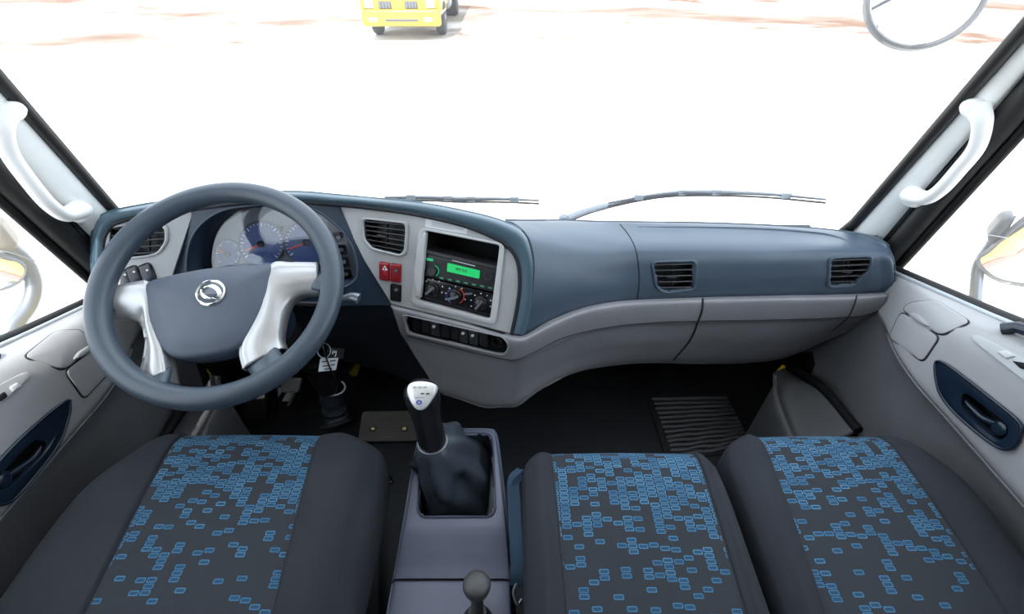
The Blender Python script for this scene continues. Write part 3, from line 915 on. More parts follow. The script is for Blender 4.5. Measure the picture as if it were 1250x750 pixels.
def vent(mp, quad, nslat, parent, m_frame, depth=0.035, tilt=0.3, cross=1, rr=6, fw=1.10, poly=None):
    """air vent: frame ring, dark duct, separate louvre slats.  quad = TL TR BR BL"""
    shape = poly or quad
    o = rpoly(grow(shape, fw), rr); i = rpoly(grow(shape, 0.99), rr * 0.8)
    v = mk('air_vent', *g_ring(mp, o, i, 0.004, sink=0.006, crown=0.001), m_frame, parent, 40)
    mk('vent_duct', *g_well(mp, i, depth, 0.97), 'vent_black', v, 40)
    TL, TR, BR, BL_ = quad
    nn = mp(*lerp2(lerp2(TL, TR, .5), lerp2(BL_, BR, .5), .5))[1]
    for k in range(nslat):
        t = (k + 0.5) / nslat
        a2, b2 = lerp2(TL, BL_, t), lerp2(TR, BR, t)
        # clip the slat ends to the outline
        s0, s1 = 0.0, 1.0
        S = [s / 40 for s in range(41) if inside(lerp2(a2, b2, s / 40), i)]
        if len(S) < 4: continue
        a3, b3 = lerp2(a2, b2, S[0]), lerp2(a2, b2, S[-1])
        A = mp(*a3)[0] - nn * 0.006; B = mp(*b3)[0] - nn * 0.006
        ax = (B - A).normalized(); up = (nn.cross(ax)).normalized()
        wd = (nn * math.cos(tilt) + up * math.sin(tilt)).normalized()
        mk('slat', *g_bar(A, B, wd.cross(ax), wd, 0.011, 0.0022), 'slat', v)
    for k in range(cross):
        t = (k + 1) / (cross + 1)
        A = mp(*lerp2(lerp2(TL, TR, t), lerp2(BL_, BR, t), 0.06))[0] - nn * 0.014; B = mp(*lerp2(lerp2(TL, TR, t), lerp2(BL_, BR, t), 0.94))[0] - nn * 0.014
        ax = (B - A).normalized()
        mk('fin', *g_bar(A, B, ax.cross(nn), nn, 0.010, 0.0016), 'vent_black', v)
    a = lerp2(lerp2(TL, TR, .32), lerp2(BL_, BR, .32), .5); b = lerp2(lerp2(TL, TR, .55), lerp2(BL_, BR, .55), .53)
    mk('vent_tab', *g_bar(mp(*a)[0] - nn * 0.001, mp(*b)[0] - nn * 0.001, nn, nn.cross((mp(*b)[0] - mp(*a)[0]).normalized()), 0.004, 0.006), 'slat', v)
    return v
vent(padmap, [(797, 321), (848, 319.5), (847, 355), (800, 356)], 5, dash, 'pad_blue', poly=VENT_A, rr=7, fw=1.14)
vent(padmap, [(1014, 316), (1063, 314), (1060, 347), (1012, 349)], 5, dash, 'pad_blue', poly=VENT_B, rr=7, fw=1.14)

# --- grey lower sweep: centre stack and passenger side in one sheet
def gy(px, py): return atp(px, py, PANEL).y
low_rows = [
    [(477, 372, gy(477, 372) + .004), (520, 382, gy(520, 382) + .004), (565, 393, gy(565, 393) + .003), (602, 403, gy(602, 403) + .002), (624, 408, .772), (640, 409, .768), (672, 391, .808), (708, 377, .848), (746, 369, .880), (790, 365.5, .904), (860, 363, .914), (940, 361, .912), (1000, 360, .909), (1044, 359, .904), (1084, 357, .894)],
    [(479, 378, .848), (522, 388, .822), (567, 399, .795), (604, 410, .772), (625, 416, .762), (641, 416, .760), (674, 399, .800), (710, 384, .840), (748, 376, .873), (792, 372, .897), (860, 370, .907), (940, 368, .905), (1000, 367, .902), (1043, 366, .898), (1083, 363, .890)],
    [(488, 405, .838), (530, 415, .812), (574, 426, .787), (606, 434, .766), (624, 438, .757), (638, 436, .756), (668, 422, .792), (704, 407, .832), (744, 398, .866), (790, 393, .890), (860, 391, .902), (940, 389, .901), (1000, 388, .899), (1040, 386, .895), (1079, 378, .893)],
    [(494, 415, .838), (536, 425, .812), (578, 435, .788), (608, 442, .767), (624, 445, .757), (638, 443, .757), (668, 430, .793), (704, 414, .833), (744, 405, .867), (790, 400, .892), (860, 398, .905), (940, 396, .904), (1000, 394, .902), (1036, 391, .900), (1074, 382, .899)],
    [(516, 450, .825), (550, 458, .805), (584, 466, .782), (610, 472, .763), (622, 473, .757), (636, 470, .758), (662, 455, .795), (700, 437, .838), (742, 427, .875), (790, 422, .902), (856, 421, .920), (930, 420, .920), (980, 414, .920), (1018, 403, .92), (1062, 388, .922)],
    [(540, 480, .815), (560, 486, .800), (590, 496, .780), (612, 496, .764), (622, 496, .760), (634, 493, .762), (660, 474, .80), (698, 455, .855), (740, 446, .91), (790, 442, .945), (850, 443, .965), (910, 442, .97), (955, 436, .97), (1000, 416, .96), (1050, 394, .95)]]
low_rows = [[(x, y, Y - (0, .013, .013, .006, .002, 0)[k]) for x, y, Y in r] for k, r in enumerate(low_rows)]
lownet = N3(low_rows)
und = [V((p.x, p.y + 0.10, p.z + 0.01)) for p in lownet[-1]]
lownet.append(und)
lowms = face_cam(g_net(lownet, 240, 90))
lowmap = on_bvh(bvh_of(lowms))
STRIP = [(493, 384), (560, 399), (614, 412), (621, 420), (619, 431), (612, 433), (560, 421), (497, 406)]
lower = mk('lower_panel', *cut(lowms, [rpoly(grow(STRIP, .985), 5)]), 'grey_plastic', dash, 60, recalc=False)
solid(lower, 0.004)
seamline(lowmap, [(497, 410), (560, 426), (612, 438), (630, 439.5), (650, 431), (690, 412), (744, 399.5), (800, 394), (860, 392), (950, 390.5), (1040, 387), (1076, 379)], lower, 0.0016, 90)
gb = mk('glove_box_seam', *g_tube([lowmap(x, y)[0] for x, y in sopen([(858, 365), (857, 378), (852, 393), (842, 416), (822, 440)], 30)], 0.0028, 8), 'seam', lower, 50)
mk('end_seam', *g_tube([lowmap(x, y)[0] for x, y in sopen([(1046, 361), (1042, 374), (1034, 389), (1016, 404)], 24)], 0.0018, 8), 'seam', lower, 50)

# black board added under the dashboard to block light
ub = [[V((-0.98, 1.0, 0.42)), V((-0.55, 1.05, 0.42)), V((-0.28, 0.93, 0.40)), V((0.02, 0.87, 0.375)), V((0.25, 0.97, 0.33)), V((0.6, 1.03, 0.31)), V((0.93, 1.02, 0.46))],
      [V((-0.98, 1.25, 0.40)), V((-0.55, 1.25, 0.40)), V((-0.28, 1.25, 0.38)), V((0.02, 1.25, 0.36)), V((0.25, 1.25, 0.34)), V((0.6, 1.25, 0.34)), V((0.93, 1.25, 0.44))]]
solid(mk('light_stop_board', *g_net(ub, 40, 6), 'black', dash, 60), 0.006)
# --- silver centre panel
outer = sopen([(412, 251), (440, 254), (500, 262), (560, 275), (598, 289), (619, 303), (630, 322), (632, 350), (628, 380), (623, 407)], 40) + [(560, 391), (478, 371), (445, 318)]
V1 = [(444, 269), (449, 268), (494, 273), (496, 278), (494, 306), (489, 311), (456, 303), (446, 292)]
BAY = [(520, 281), (611, 299), (599, 389), (511, 366)]
RB = [((463.5, 319.5), (475.5, 321.5), (475.5, 343.5), (464, 341.5)), ((477.5, 321.5), (490, 323.5), (489.5, 345.5), (477, 343.5))]
KB = [(477, 346.5), (490, 348.5), (489.5, 369), (477, 366.5)]
cpan = mk('centre_panel', *g_plate(PANEL, outer, [rpoly(grow(V1, 1.02), 3), rpoly(BAY, 3), rpoly(grow(list(RB[0]), 1.05), 1), rpoly(grow(list(RB[1]), 1.05), 1), rpoly(grow(KB, 1.05), 1)], 0.006), 'silver_panel', dash, 30)
pmap = on_plane(PANEL)
vent(pmap, [(444, 268), (495, 273), (494, 311), (446, 301)], 6, dash, 'silver_panel', poly=V1, rr=5, fw=1.14, cross=1)
# raised frame of the radio bay
bo = rpoly([(513, 277), (617, 297), (606, 396), (503, 371)], 9, 8)
bi = rpoly(BAY, 4, 8)
mk('bay_frame', *g_ring(pmap, bo, bi, 0.008, sink=0.004, crown=0.0), 'light_bezel', dash, 40)
mk('bay_cheek', *g_shell(pmap, rpoly([(519, 283), (512, 300), (507, 330), (509, 363), (515, 364), (522, 284)], 3), 0.010, inset=0.1), 'light_bezel', dash, 40)
mk('storage_bay', *g_well(pmap, rpoly(BAY, 3), 0.10, 0.97), 'black', dash, 40)
for q, nm in ((RB[0], 'hazard_switch'), (RB[1], 'warning_switch')):
    s = mk(nm, *g_shell(pmap, rpoly(list(q), 1.5), 0.005, dome=0.0015, inset=0.12, sink=0.01), 'red_button', dash, 40)
    cx = sum(p[0] for p in q) / 4; cy = sum(p[1] for p in q) / 4
    lift = offplane(PANEL, 0.0065)
    if nm == 'hazard_switch':
        tri = [(cx, cy - 7), (cx + 3.4, cy - 1.2), (cx - 3.4, cy - 1.8)]
        mk('triangle_mark', *g_ring(on_plane(lift), tri, grow(tri, 0.55), 0.0006, 0.002), 'tick_white', s)
    else:
        c_ = ellipse(cx, cy - 3, 3.4, 3.2, 16)
        mk('round_mark', *g_ring(on_plane(lift), c_, grow(c_, 0.55), 0.0006, 0.002), 'ink_dark', s)
s = mk('toggle_switch', *g_shell(pmap, rpoly(KB, 1.5), 0.004, dome=0.001, inset=0.1, sink=0.01), 'black', dash, 40)
mk('switch_mark', *g_shell(on_plane(offplane(PANEL, 0.005)), ellipse(483.5, 354, 2.2, 2, 12), 0.0006, sink=0.001), 'metal_grey', s)
# printed notice above the bay
st = mk('notice_label', *g_shell(pmap, [(520, 266.5), (572, 275), (569.5, 286), (519, 277)], 0.0006, inset=0.01, sink=0.0005), 'paper', None)
tag(st, 'small printed paper notice stuck above the radio bay', 'label')
lp = on_plane(offplane(PANEL, 0.0008))
for k in range(4):
    t0 = 0.24 + 0.17 * k
    a = lerp2((528, 268.5), (526, 278), t0); b = lerp2((567, 275.5), (564.5, 285), t0)
    if k == 3: b = lerp2(a, b, 0.7)
    A, B = lp(*a)[0], lp(*b)[0]
    mk('text_line', *g_bar(A, B, pnormal(PANEL), pnormal(PANEL).cross((B - A).normalized()), 0.0011, 0.0006), 'ink', st)

# --- teal rim round the instrument side
def rimcurve(pts, offs): return [atp(x, y, offplane(pl, o)) for (x, y, pl), o in zip(pts, offs)]
P_, L_, B_ = PANEL, LEFT, BEZ
inner = [(126, 345, L_), (125, 318, L_), (128, 290, L_), (142, 272, L_), (182, 262, L_), (236, 255, B_), (300, 247, B_), (360, 246, B_), (404, 249, B_), (440, 252, P_), (500, 260, P_), (560, 273, P_), (600, 288, P_), (622, 302, P_), (633, 321, P_), (635, 350, P_), (631, 380, P_), (625, 408, P_)]
midr = [(119, 340, L_), (118, 315, L_), (121, 284, L_), (136, 266, L_), (181, 256, L_), (234, 249, B_), (300, 241, B_), (362, 241, B_), (404, 244, B_), (445, 247, P_), (505, 254, P_), (566, 266, P_), (608, 280, P_), (633, 296, P_), (644, 320, P_), (645, 352, P_), (641, 384, P_), (634, 409, P_)]
outr = [(116, 338, L_), (114, 310, L_), (117, 278, L_), (132, 261, L_), (180, 250, L_), (232, 243, B_), (300, 236, B_), (364, 235, B_), (404, 238, B_), (448, 242, P_), (510, 248, P_), (570, 259, P_), (614, 271, P_), (641, 287, P_), (652, 318, P_), (652, 352, P_), (648, 384, P_), (640, 411, P_)]
n_ = len(inner)
rnet = [rimcurve(inner, [-0.012] * n_), rimcurve(inner, [0.003] * n_), rimcurve(midr, [0.010] * n_), rimcurve([lerp2(a[:2], b[:2], .7) + (a[2],) for a, b in zip(midr, outr)], [0.002] * n_)]
orow = []
for (x, y, pl) in outr:
    orow.append(atp(x, y, offplane(pl, -0.03)))
rnet.append(orow)
back = []
for i, p in enumerate(orow):
    back.append(V((p.x, p.y + 0.06, p.z - 0.040)))
rnet.append(back)
rim = mk('binnacle_rim', *face_cam(g_net(rnet, 200, 40)), 'rim_teal', dash, 60, recalc=False)
solid(rim, 0.004)
seamline(lambda x, y: (atp(x, y, BEZ, 0.006 if y > 243 else -0.02), None), [(405, 250), (405, 245), (404, 239)], rim, 0.0018, 10)
mk('rim_groove', *g_tube([p + V((0, -0.001, 0)) for p in spline(rimcurve(inner, [0.001] * n_), 120)], 0.0058, 8), 'knee_dark', rim, 60)
# cover behind the rim up to the windscreen
cov = []
for row_off, dz in ((0.05, -0.034), (0.11, -0.072), (0.16, -0.11)):
    r = []
    for p in orow[2:14]:
        q = V((p.x, p.y + row_off, p.z + dz))
        s = max(0.0, min(1.0, (p.x + 0.94) / 1.84))
        q.y = min(q.y, screen(s, q.z).y - 0.02)
        r.append(q)
    cov.append(r)
solid(mk('rear_cover', *face_cam(g_net(cov, 80, 10)), 'pad_blue', dash, 60, recalc=False), 0.004)

# --- silver left panel with vent and switches
LV = [(135, 279), (150, 276), (196, 274), (202, 280), (202, 295), (193, 308), (180, 312), (140, 316), (133, 306)]
lout = [(127, 292), (131, 281), (143, 274), (182, 264), (236, 257), (222, 300), (205, 352), (124, 356)]
LB = [[(148, 334), (156, 329), (161, 348), (149, 351)], [(155, 327.5), (167, 325.5), (174.5, 346), (161.5, 349)], [(170, 325), (183, 322.5), (191, 345), (178, 347.5)]]
lpan = mk('driver_panel', *g_plate(LEFT, rpoly(lout, 8), [rpoly(grow(LV, 1.01), 4)], 0.006), 'silver_panel', dash, 30)
lmap = on_plane(LEFT)
vent(lmap, [(134, 277), (202, 273), (202, 312), (134, 317)], 5, dash, 'silver_panel', poly=LV, rr=6, fw=1.13, cross=2)
for q in LB:
    s = mk('rocker_switch', *g_shell(lmap, rpoly(q, 2), 0.006, dome=0.001, inset=0.12, sink=0.004), 'mirror_shell', dash, 40)
    seamline(on_plane(offplane(LEFT, 0.001)), q + q[:1], s, 0.0016, 24)
    cx = sum(p[0] for p in q) / 4; cy = sum(p[1] for p in q) / 4
    mk('rocker_tip', *g_shell(on_plane(offplane(LEFT, 0.006)), ellipse(cx + 2, cy + 5, 4, 3.4, 14), 0.002, dome=0.001, inset=0.3), 'navy', s, 50)
    mk('rocker_icon', *g_shell(on_plane(offplane(LEFT, 0.007)), ellipse(cx - 1, cy - 5, 1.6, 1.4, 10), 0.0005, sink=0.001), 'tick_white', s)
# grey sill under the left panel
lrows = N3([[(116, 345, .895), (150, 352, .89), (205, 352, .90)], [(122, 360, .885), (155, 372, .88), (206, 370, .89)], [(135, 392, .885), (165, 396, .88), (207, 392, .89)], [(150, 414, .90), (178, 419, .90), (208, 412, .91)], [(160, 420, .94), (182, 424, .94), (208, 418, .95)]])
solid(mk('lower_sill', *face_cam(g_net(lrows, 30, 24)), 'grey_plastic', dash, 60, recalc=False), 0.004)
# dark knee panel under the cluster
krows = N3([[(118, 420, .95), (205, 350, .905), (300, 360, .90), (400, 366, .89), (478, 372, .862)], [(124, 450, .98), (210, 400, .92), (300, 400, .90), (400, 395, .885), (488, 398, .86)],
            [(150, 478, 1.02), (215, 440, .98), (300, 432, .94), (405, 420, .92), (505, 425, .87)], [(170, 492, 1.12), (225, 470, 1.08), (310, 455, 1.04), (410, 440, 1.0), (540, 480, .87)]])
solid(mk('knee_panel', *face_cam(g_net(krows, 50, 30)), 'knee_dark', dash, 60, recalc=False), 0.004)

# --- cluster bezel (navy) with its opening
OPEN = [(231, 340), (230, 305), (244, 276), (276, 256), (330, 250), (378, 254), (408, 272), (428, 296), (437, 325), (431, 345), (400, 354), (330, 357), (260, 354)]
bout = [(236, 256), (300, 248), (360, 247), (404, 249), (413, 251), (446, 319), (478, 372), (400, 374), (300, 374), (203, 356), (221, 300)]
op = sclosed(OPEN, 64)
mk('cluster_surround', *g_plate(BEZ, bout, [op], 0.008, lift=0.001), 'navy', dash, 30)
bmap = on_plane(BEZ)
# hood tunnel walls
def g_tunnel(pl, o, d0, d1, s):
    cx = sum(p[0] for p in o) / len(o); cy = sum(p[1] for p in o) / len(o)
    n0 = pnormal(pl); vs = []; n = len(o)
    for dd, k in ((d0, 1.0), ((d0 + d1) / 2, (1 + s) / 2), (d1, s)):
        for x, y in o: vs.append(atp(cx + (x - cx) * k, cy + (y - cy) * k, pl) - n0 * dd)
    fs = [(l * n + i, l * n + (i + 1) % n, (l + 1) * n + (i + 1) % n, (l + 1) * n + i) for l in range(2) for i in range(n)]
    return vs, fs
solid(mk('hood_tunnel', *face_cam(g_tunnel(BEZ, op, -0.001, 0.075, 0.93)), 'navy', dash, 60, recalc=False), 0.003, -1)
mk('surround_bead', *g_tube([atp(x, y, BEZ, 0.002) for x, y in op], 0.0022, 8, closed=True), 'pad_blue', dash, 60)

# ============================================================ INSTRUMENT CLUSTER
CLP = offplane(BEZ, -0.072)
cl = thing('instrument_cluster', 'blue dial instrument cluster behind the steering wheel', 'gauge', atp(340, 340, CLP))
cmap = on_plane(CLP)
mk('face_plate', *g_shell(cmap, sclosed(grow(OPEN, 0.99), 60), 0.001, inset=0.01), 'cluster_grey', cl)
c2 = on_plane(offplane(CLP, 0.002)); c3 = offplane(CLP, 0.004); cn = pnormal(CLP)
def dial(cx, cy, rx, ry, needle, green):
    e = ellipse(cx, cy, rx, ry, 48)
    d = mk('dial', *g_shell(c2, e, 0.001, inset=0.02), 'gauge_blue', cl)
    mk('dial_ring', *g_ring(c2, grow(e, 1.07), grow(e, 0.99), 0.003, crown=0.001), 'mirror_shell', d, 40)
    for k in range(25):
        a = math.radians(140 + 260 * k / 24)
        r0 = 0.80 if k % 4 == 0 else 0.87
        p0 = atp(cx + rx * r0 * math.cos(a), cy + ry * r0 * math.sin(a), c3); p1 = atp(cx + rx * 0.95 * math.cos(a), cy + ry * 0.95 * math.sin(a), c3)
        ax = (p1 - p0).normalized()
        mk('tick', *g_bar(p0, p1, cn, cn.cross(ax), 0.0022 if k % 4 == 0 else 0.0013, 0.0006), 'tick_green' if green and 9 < k < 15 else 'tick_white', d)
    a = math.radians(needle)
    p0 = atp(cx, cy, c3, 0.004); p1 = atp(cx + rx * .8 * math.cos(a), cy + ry * .8 * math.sin(a), c3, 0.004)
    mk('needle', *g_bar(p0, p1, cn, cn.cross((p1 - p0).normalized()), 0.0034, 0.0012), 'needle_red', d)
    mk('needle_hub', *g_lathe([(0.008, 0), (0.008, 0.006), (0.005, 0.008)], atp(cx, cy, c3), cn, 16), 'black', d, 40)
dial(319, 298, 27, 27, 156, False)
dial(374, 296, 27, 26, 158, True)
dial(278, 310, 15, 17, 200, False)
mk('display_strip', *g_shell(c2, rpoly([(336, 321), (380, 321), (382, 334), (334, 334)], 2), 0.001, inset=0.03), 'lcd_grey', cl)
mk('centre_marker', *g_shell(c2, [(336, 276), (348, 276), (342, 285)], 0.002, inset=0.05), 'black', cl)
for k in range(4):
    cy = 290 + k * 15; cx = 412 + k * 3.2
    q = mk('warning_lamp', *g_shell(c2, rpoly([(cx - 7, cy - 6), (cx + 6, cy - 6), (cx + 9, cy + 6), (cx - 4, cy + 6)], 2), 0.001, inset=0.05), 'black', cl)
    mk('lamp_icon', *g_shell(on_plane(offplane(CLP, 0.0035)), ellipse(cx + 1, cy, 3.0, 2.4, 12), 0.0005, sink=0.001), 'mirror_tan' if k % 2 else 'ink', q)
LNS = offplane(BEZ, -0.045)
mk('lens', *g_shell(on_plane(LNS), sclosed(grow(OPEN, 0.965), 60), 0.0012, dome=0.004, inset=0.01, sink=0.0), 'lens_glass', cl, 60)

# ============================================================ RADIO AND CLIMATE PANEL (in the centre bay)
RP = offplane(PANEL, -0.006)
rq = [(516, 309), (608, 330), (604, 357), (513, 335.5)]
rmap = on_plane(RP)
radio = thing('car_radio', 'black car radio with a lit green display in the centre bay', 'radio', atp(560, 335, RP))
vs, fs = g_shell(rmap, rpoly(rq, 1.5), 0.002, inset=0.02, sink=0.08)
mk('radio_body', vs, fs, 'vent_black', radio, 30)
mk('radio_top_trim', *g_shell(on_plane(offplane(RP, 0.002)), [(517.5, 304.5), (608.5, 325.5), (608, 329.5), (517, 308.5)], 0.002, inset=0.05, sink=0.05), 'slat', radio)
r2 = on_plane(offplane(RP, 0.002)); R3 = offplane(RP, 0.0035)
dsp = mk('display', *g_shell(r2, rpoly([(546.5, 321), (586, 330.5), (585, 340.5), (545.5, 331.5)], 1.2), 0.001, inset=0.04), 'lcd_green', radio)
rdir = (atp(586, 330.5, RP) - atp(546.5, 321, RP)).normalized()
text_mesh('display_digits', 'FM 5:0', R3, 563, 330, 0.010, 'ink_dark', dsp, rdir, 0.0002)
A, B = atp(552, 318, R3), atp(580, 325, R3)
mk('maker_print', *g_bar(A, B, pnormal(RP), pnormal(RP).cross((B - A).normalized()), 0.0016, 0.0006), 'tick_white', radio)
rk = mk('volume_knob', *g_lathe([(0.0105, -0.002), (0.0105, 0.010), (0.009, 0.013), (0.002, 0.013)], atp(529, 331, RP), pnormal(RP), 24), 'slat', radio, 40)
ring = [atp(x, y, RP, 0.003) for x, y in ellipse(529.5, 330, 7.5, 7, 24)][18:30] or []
ringp = [atp(529 + 7.4 * math.cos(a), 330.5 + 7.0 * math.sin(a), RP, 0.004) for a in [math.radians(-70 + 130 * k / 11) for k in range(12)]]
mk('knob_light', *g_tube(ringp, 0.0011, 6), 'led_green', radio, 50)
for k in range(7):
    c = lerp2((539.5, 339.5), (598.5, 351.5), k / 6)
    mk('preset_button', *g_shell(r2, rpoly([(c[0] - 3.4, c[1] - 2.2), (c[0] + 3.4, c[1] - 1.2), (c[0] + 3.2, c[1] + 2.4), (c[0] - 3.6, c[1] + 1.4)], 0.8), 0.0022, inset=0.2), 'slat', radio, 40)
    A, B = atp(c[0] - 2, c[1] - .4, R3, 0.0014), atp(c[0] + 2, c[1] + .5, R3, 0.0014)
    mk('button_light', *g_bar(A, B, pnormal(RP), pnormal(RP).cross((B - A).normalized()), 0.0016, 0.0008), 'led_green', radio)
for c in ((525, 317), (536, 320)):
    mk('mode_button', *g_shell(r2, rpoly([(c[0] - 4, c[1] - 2.4), (c[0] + 4, c[1] - .8), (c[0] + 4, c[1] + 2.4), (c[0] - 4, c[1] + .8)], 1), 0.002, inset=0.2), 'led_green' if c[0] == 525 else 'slat', radio, 40)
mk('tune_wheel', *g_ring(r2, ellipse(595.5, 337, 5, 5.2, 24), ellipse(595.5, 337, 4.2, 4.4, 24), 0.0012, crown=0.0004), 'slat', radio, 40)

HP = offplane(PANEL, -0.010)
hq = [(513, 337.5), (604, 359), (599.5, 388.5), (511.5, 366)]
clim = thing('climate_panel', 'black heater control panel with three round knobs below the radio', 'control panel', atp(555, 365, HP))
mk('panel_plate', *g_shell(on_plane(HP), rpoly(hq, 1.5), 0.002, inset=0.02, sink=0.08), 'gloss_black', clim, 30)
h2 = offplane(HP, 0.002)
for (cx, cy, ang, halo) in ((528, 353, -38, 0), (556, 361.5, -15, 1), (587, 370, -50, 0)):
    kb = mk('control_knob', *g_lathe([(0.0165, 0.0), (0.0165, 0.004), (0.0135, 0.006), (0.0125, 0.014), (0.010, 0.016), (0.001, 0.016)], atp(cx, cy, h2), pnormal(HP), 28), 'lever_black', clim, 40)
    a = math.radians(ang)
    A = atp(cx - 6 * math.cos(a), cy - 6 * math.sin(a), h2, 0.018); B = atp(cx + 6 * math.cos(a), cy + 6 * math.sin(a), h2, 0.018)
    mk('knob_grip', *g_bar(A, B, pnormal(HP), pnormal(HP).cross((B - A).normalized()), 0.0055, 0.006), 'metal_grey', kb)
    for s_, mm in ((1, 'stripe_red'), (-1, 'ink_blue')):
        if not halo: continue
        P = [atp(cx + s_ * 10.5 * math.cos(t), cy + 10 * math.sin(t), h2, 0.001) for t in [math.radians(-60 + 12 * k) for k in range(11)]]
        mk('heat_arc', *g_tube(P, 0.0013, 6), mm, kb, 50)
    for k in range(7):
        t = math.radians(160 + 37 * k)
        mk('dial_mark', *g_shell(on_plane(offplane(h2, 0.0005)), ellipse(cx + 12.5 * math.cos(t), cy + 11.5 * math.sin(t), 0.9, 0.8, 8), 0.0004, sink=0.001), 'tick_white', kb)
A = atp(568, 358.5, h2, 0.004); B = atp(577, 358, h2, 0.004)
mk('slide_lever', *g_bar(A, B, pnormal(HP), pnormal(HP).cross((B - A).normalized()), 0.003, 0.006), 'metal_grey', clim)

# --- switch strip under the stack
mk('strip_well', *g_well(lowmap, rpoly(STRIP, 5), 0.018, 0.985), 'black', dash, 40)
mk('strip_frame', *g_ring(lowmap, rpoly(grow(STRIP, 1.03), 6), rpoly(grow(STRIP, .985), 5), 0.003, crown=0.001), 'grey_plastic', dash, 40)
smap = lambda x, y: (lowmap(x, y)[0] - lowmap(560, 410)[1] * 0.012, lowmap(560, 410)[1])
for k in range(8):
    t0, t1 = 0.035 + k * 0.102, 0.035 + k * 0.102 + 0.092
    a, b = lerp2((496, 387), (612, 414), t0), lerp2((496, 387), (612, 414), t1)
    c, d = lerp2((498, 404), (612, 431), t1), lerp2((498, 404), (612, 431), t0)
    if k == 0: mk('blank_plug', *g_shell(smap, rpoly([a, b, c, d], 1.2), 0.003, inset=0.1), 'black', dash, 40)
    else:
        s = mk('rocker_switch', *g_shell(smap, rpoly([a, b, c, d], 1.2), 0.008 if k in (2, 5, 6) else 0.005, dome=0.001, inset=0.1), 'slat' if k in (2, 5, 6) else 'vent_black', dash, 40)
        if k in (2, 5, 6):
            cx, cy = (a[0] + b[0]) / 2, (a[1] + b[1]) / 2 + 5
            mk('rocker_icon', *g_shell(lambda x, y: (smap(x, y)[0] + smap(x, y)[1] * 0.0098, smap(x, y)[1]), ellipse(cx, cy, 2.0, 1.7, 12), 0.0005, sink=0.001), 'tick_white', s)
mk('lighter_socket', *g_lathe([(0.004, -0.004), (0.010, -0.004), (0.011, 0.006), (0.0135, 0.007), (0.0135, -0.006)], smap(607, 420)[0], smap(607, 420)[1], 24), 'gloss_black', dash, 40)

# ============================================================ STEERING WHEEL
TI, YA = math.radians(58.3), math.radians(8.6)
SN = V((math.sin(YA) * math.cos(TI), -math.cos(YA) * math.cos(TI), math.sin(TI)))
SC = V((-0.5727, 0.7056, 0.7768))
SR, ST = 0.215, 0.0215
SPL = (SC, SN)
sw = thing('steering_wheel', 'blue grey steering wheel with silver spokes and a round chrome emblem', 'steering wheel', SC)
e1 = V((0, 0, 1)).cross(SN).normalized(); e2 = SN.cross(e1)
ringp = [SC + e1 * (SR * math.cos(2 * math.pi * k / 96)) + e2 * (SR * math.sin(2 * math.pi * k / 96)) for k in range(96)]
mk('rim', *g_tube(ringp, ST, 20, closed=True, up=SN), 'wheel_grip', sw, 80)
HPL = offplane(SPL, -0.030)
hmap = on_plane(HPL)
hub_px = [(186, 349), (214, 340), (255, 332), (297, 328), (337, 328), (337, 345), (332, 366), (316, 402), (300, 424), (272, 435), (228, 440), (205, 430), (188, 396), (183, 366)]
hub = mk('hub_pad', *g_shell(hmap, sclosed(hub_px, 70), 0.022, dome=0.014, inset=0.10, sink=0.03, rings=(0.8, 0.65, 0.5, 0.35, 0.2)), 'hub_pad', sw, 70)
def spoke(A, B, lift0=0.0):
    rows = []
    mid = [lerp2(a, b, .5) for a, b in zip(A, B)]
    q1 = [lerp2(a, b, .25) for a, b in zip(A, B)]; q3 = [lerp2(a, b, .8) for a, b in zip(A, B)]
    for pts, o in ((B, -0.02), (B, 0.016), (q3, 0.021), (mid, 0.022), (q1, 0.016), (A, 0.004), (A, -0.02)):
        rows.append([atp(x, y, HPL, o) for x, y in pts])
    return mk('spoke', *face_cam(g_net(rows, 40, 28)), 'wheel_silver', sw, 60, recalc=False)
LA = [(134, 389), (160, 390), (174, 395), (181, 408), (181, 428), (173, 458)]
LBp = [(134, 358), (168, 350), (190, 352), (194, 394), (206, 430), (212, 468)]
RA = [(392, 358), (366, 361), (352, 375), (346, 398), (344, 414), (348, 426)]
RBp = [(392, 326), (360, 326), (334, 330), (322, 380), (300, 424), (303, 452)]
for A, B in ((LA, LBp), (RA, RBp)): solid(spoke(A, B), 0.004)
def root(p0, p1, w0, w1, deep0, deep1):
    a = atp(*p0, HPL, deep0); b = atp(*p1, SPL, deep1)
    ax = (b - a).normalized(); sd = SN.cross(ax).normalized()
    rows = []
    secs = []
    for t in (0, .3, .6, .85, 1.0):
        c = a.lerp(b, t); w_ = w0 + (w1 - w0) * t * t; h = 0.010 + 0.005 * t
        secs.append([c + sd * (w_ * math.cos(k / 14 * 2 * math.pi)) + SN * (h * math.sin(k / 14 * 2 * math.pi)) for k in range(14)])
    vs = [p for s in secs for p in s]
    fs = [(i * 14 + k, i * 14 + (k + 1) % 14, (i + 1) * 14 + (k + 1) % 14, (i + 1) * 14 + k) for i in range(4) for k in range(14)]
    fs += [tuple(range(14)), tuple(56 + k for k in range(14))]
    return mk('spoke_root', vs, fs, 'wheel_grip', sw, 60)
root((136, 374), (118, 372), 0.024, 0.026, 0.008, 0.0)
root((388, 343), (404, 344), 0.024, 0.028, 0.008, 0.0)
root((195, 458), (190, 477), 0.028, 0.020, 0.008, 0.0)
root((322, 438), (337, 459), 0.033, 0.026, 0.008, 0.0)
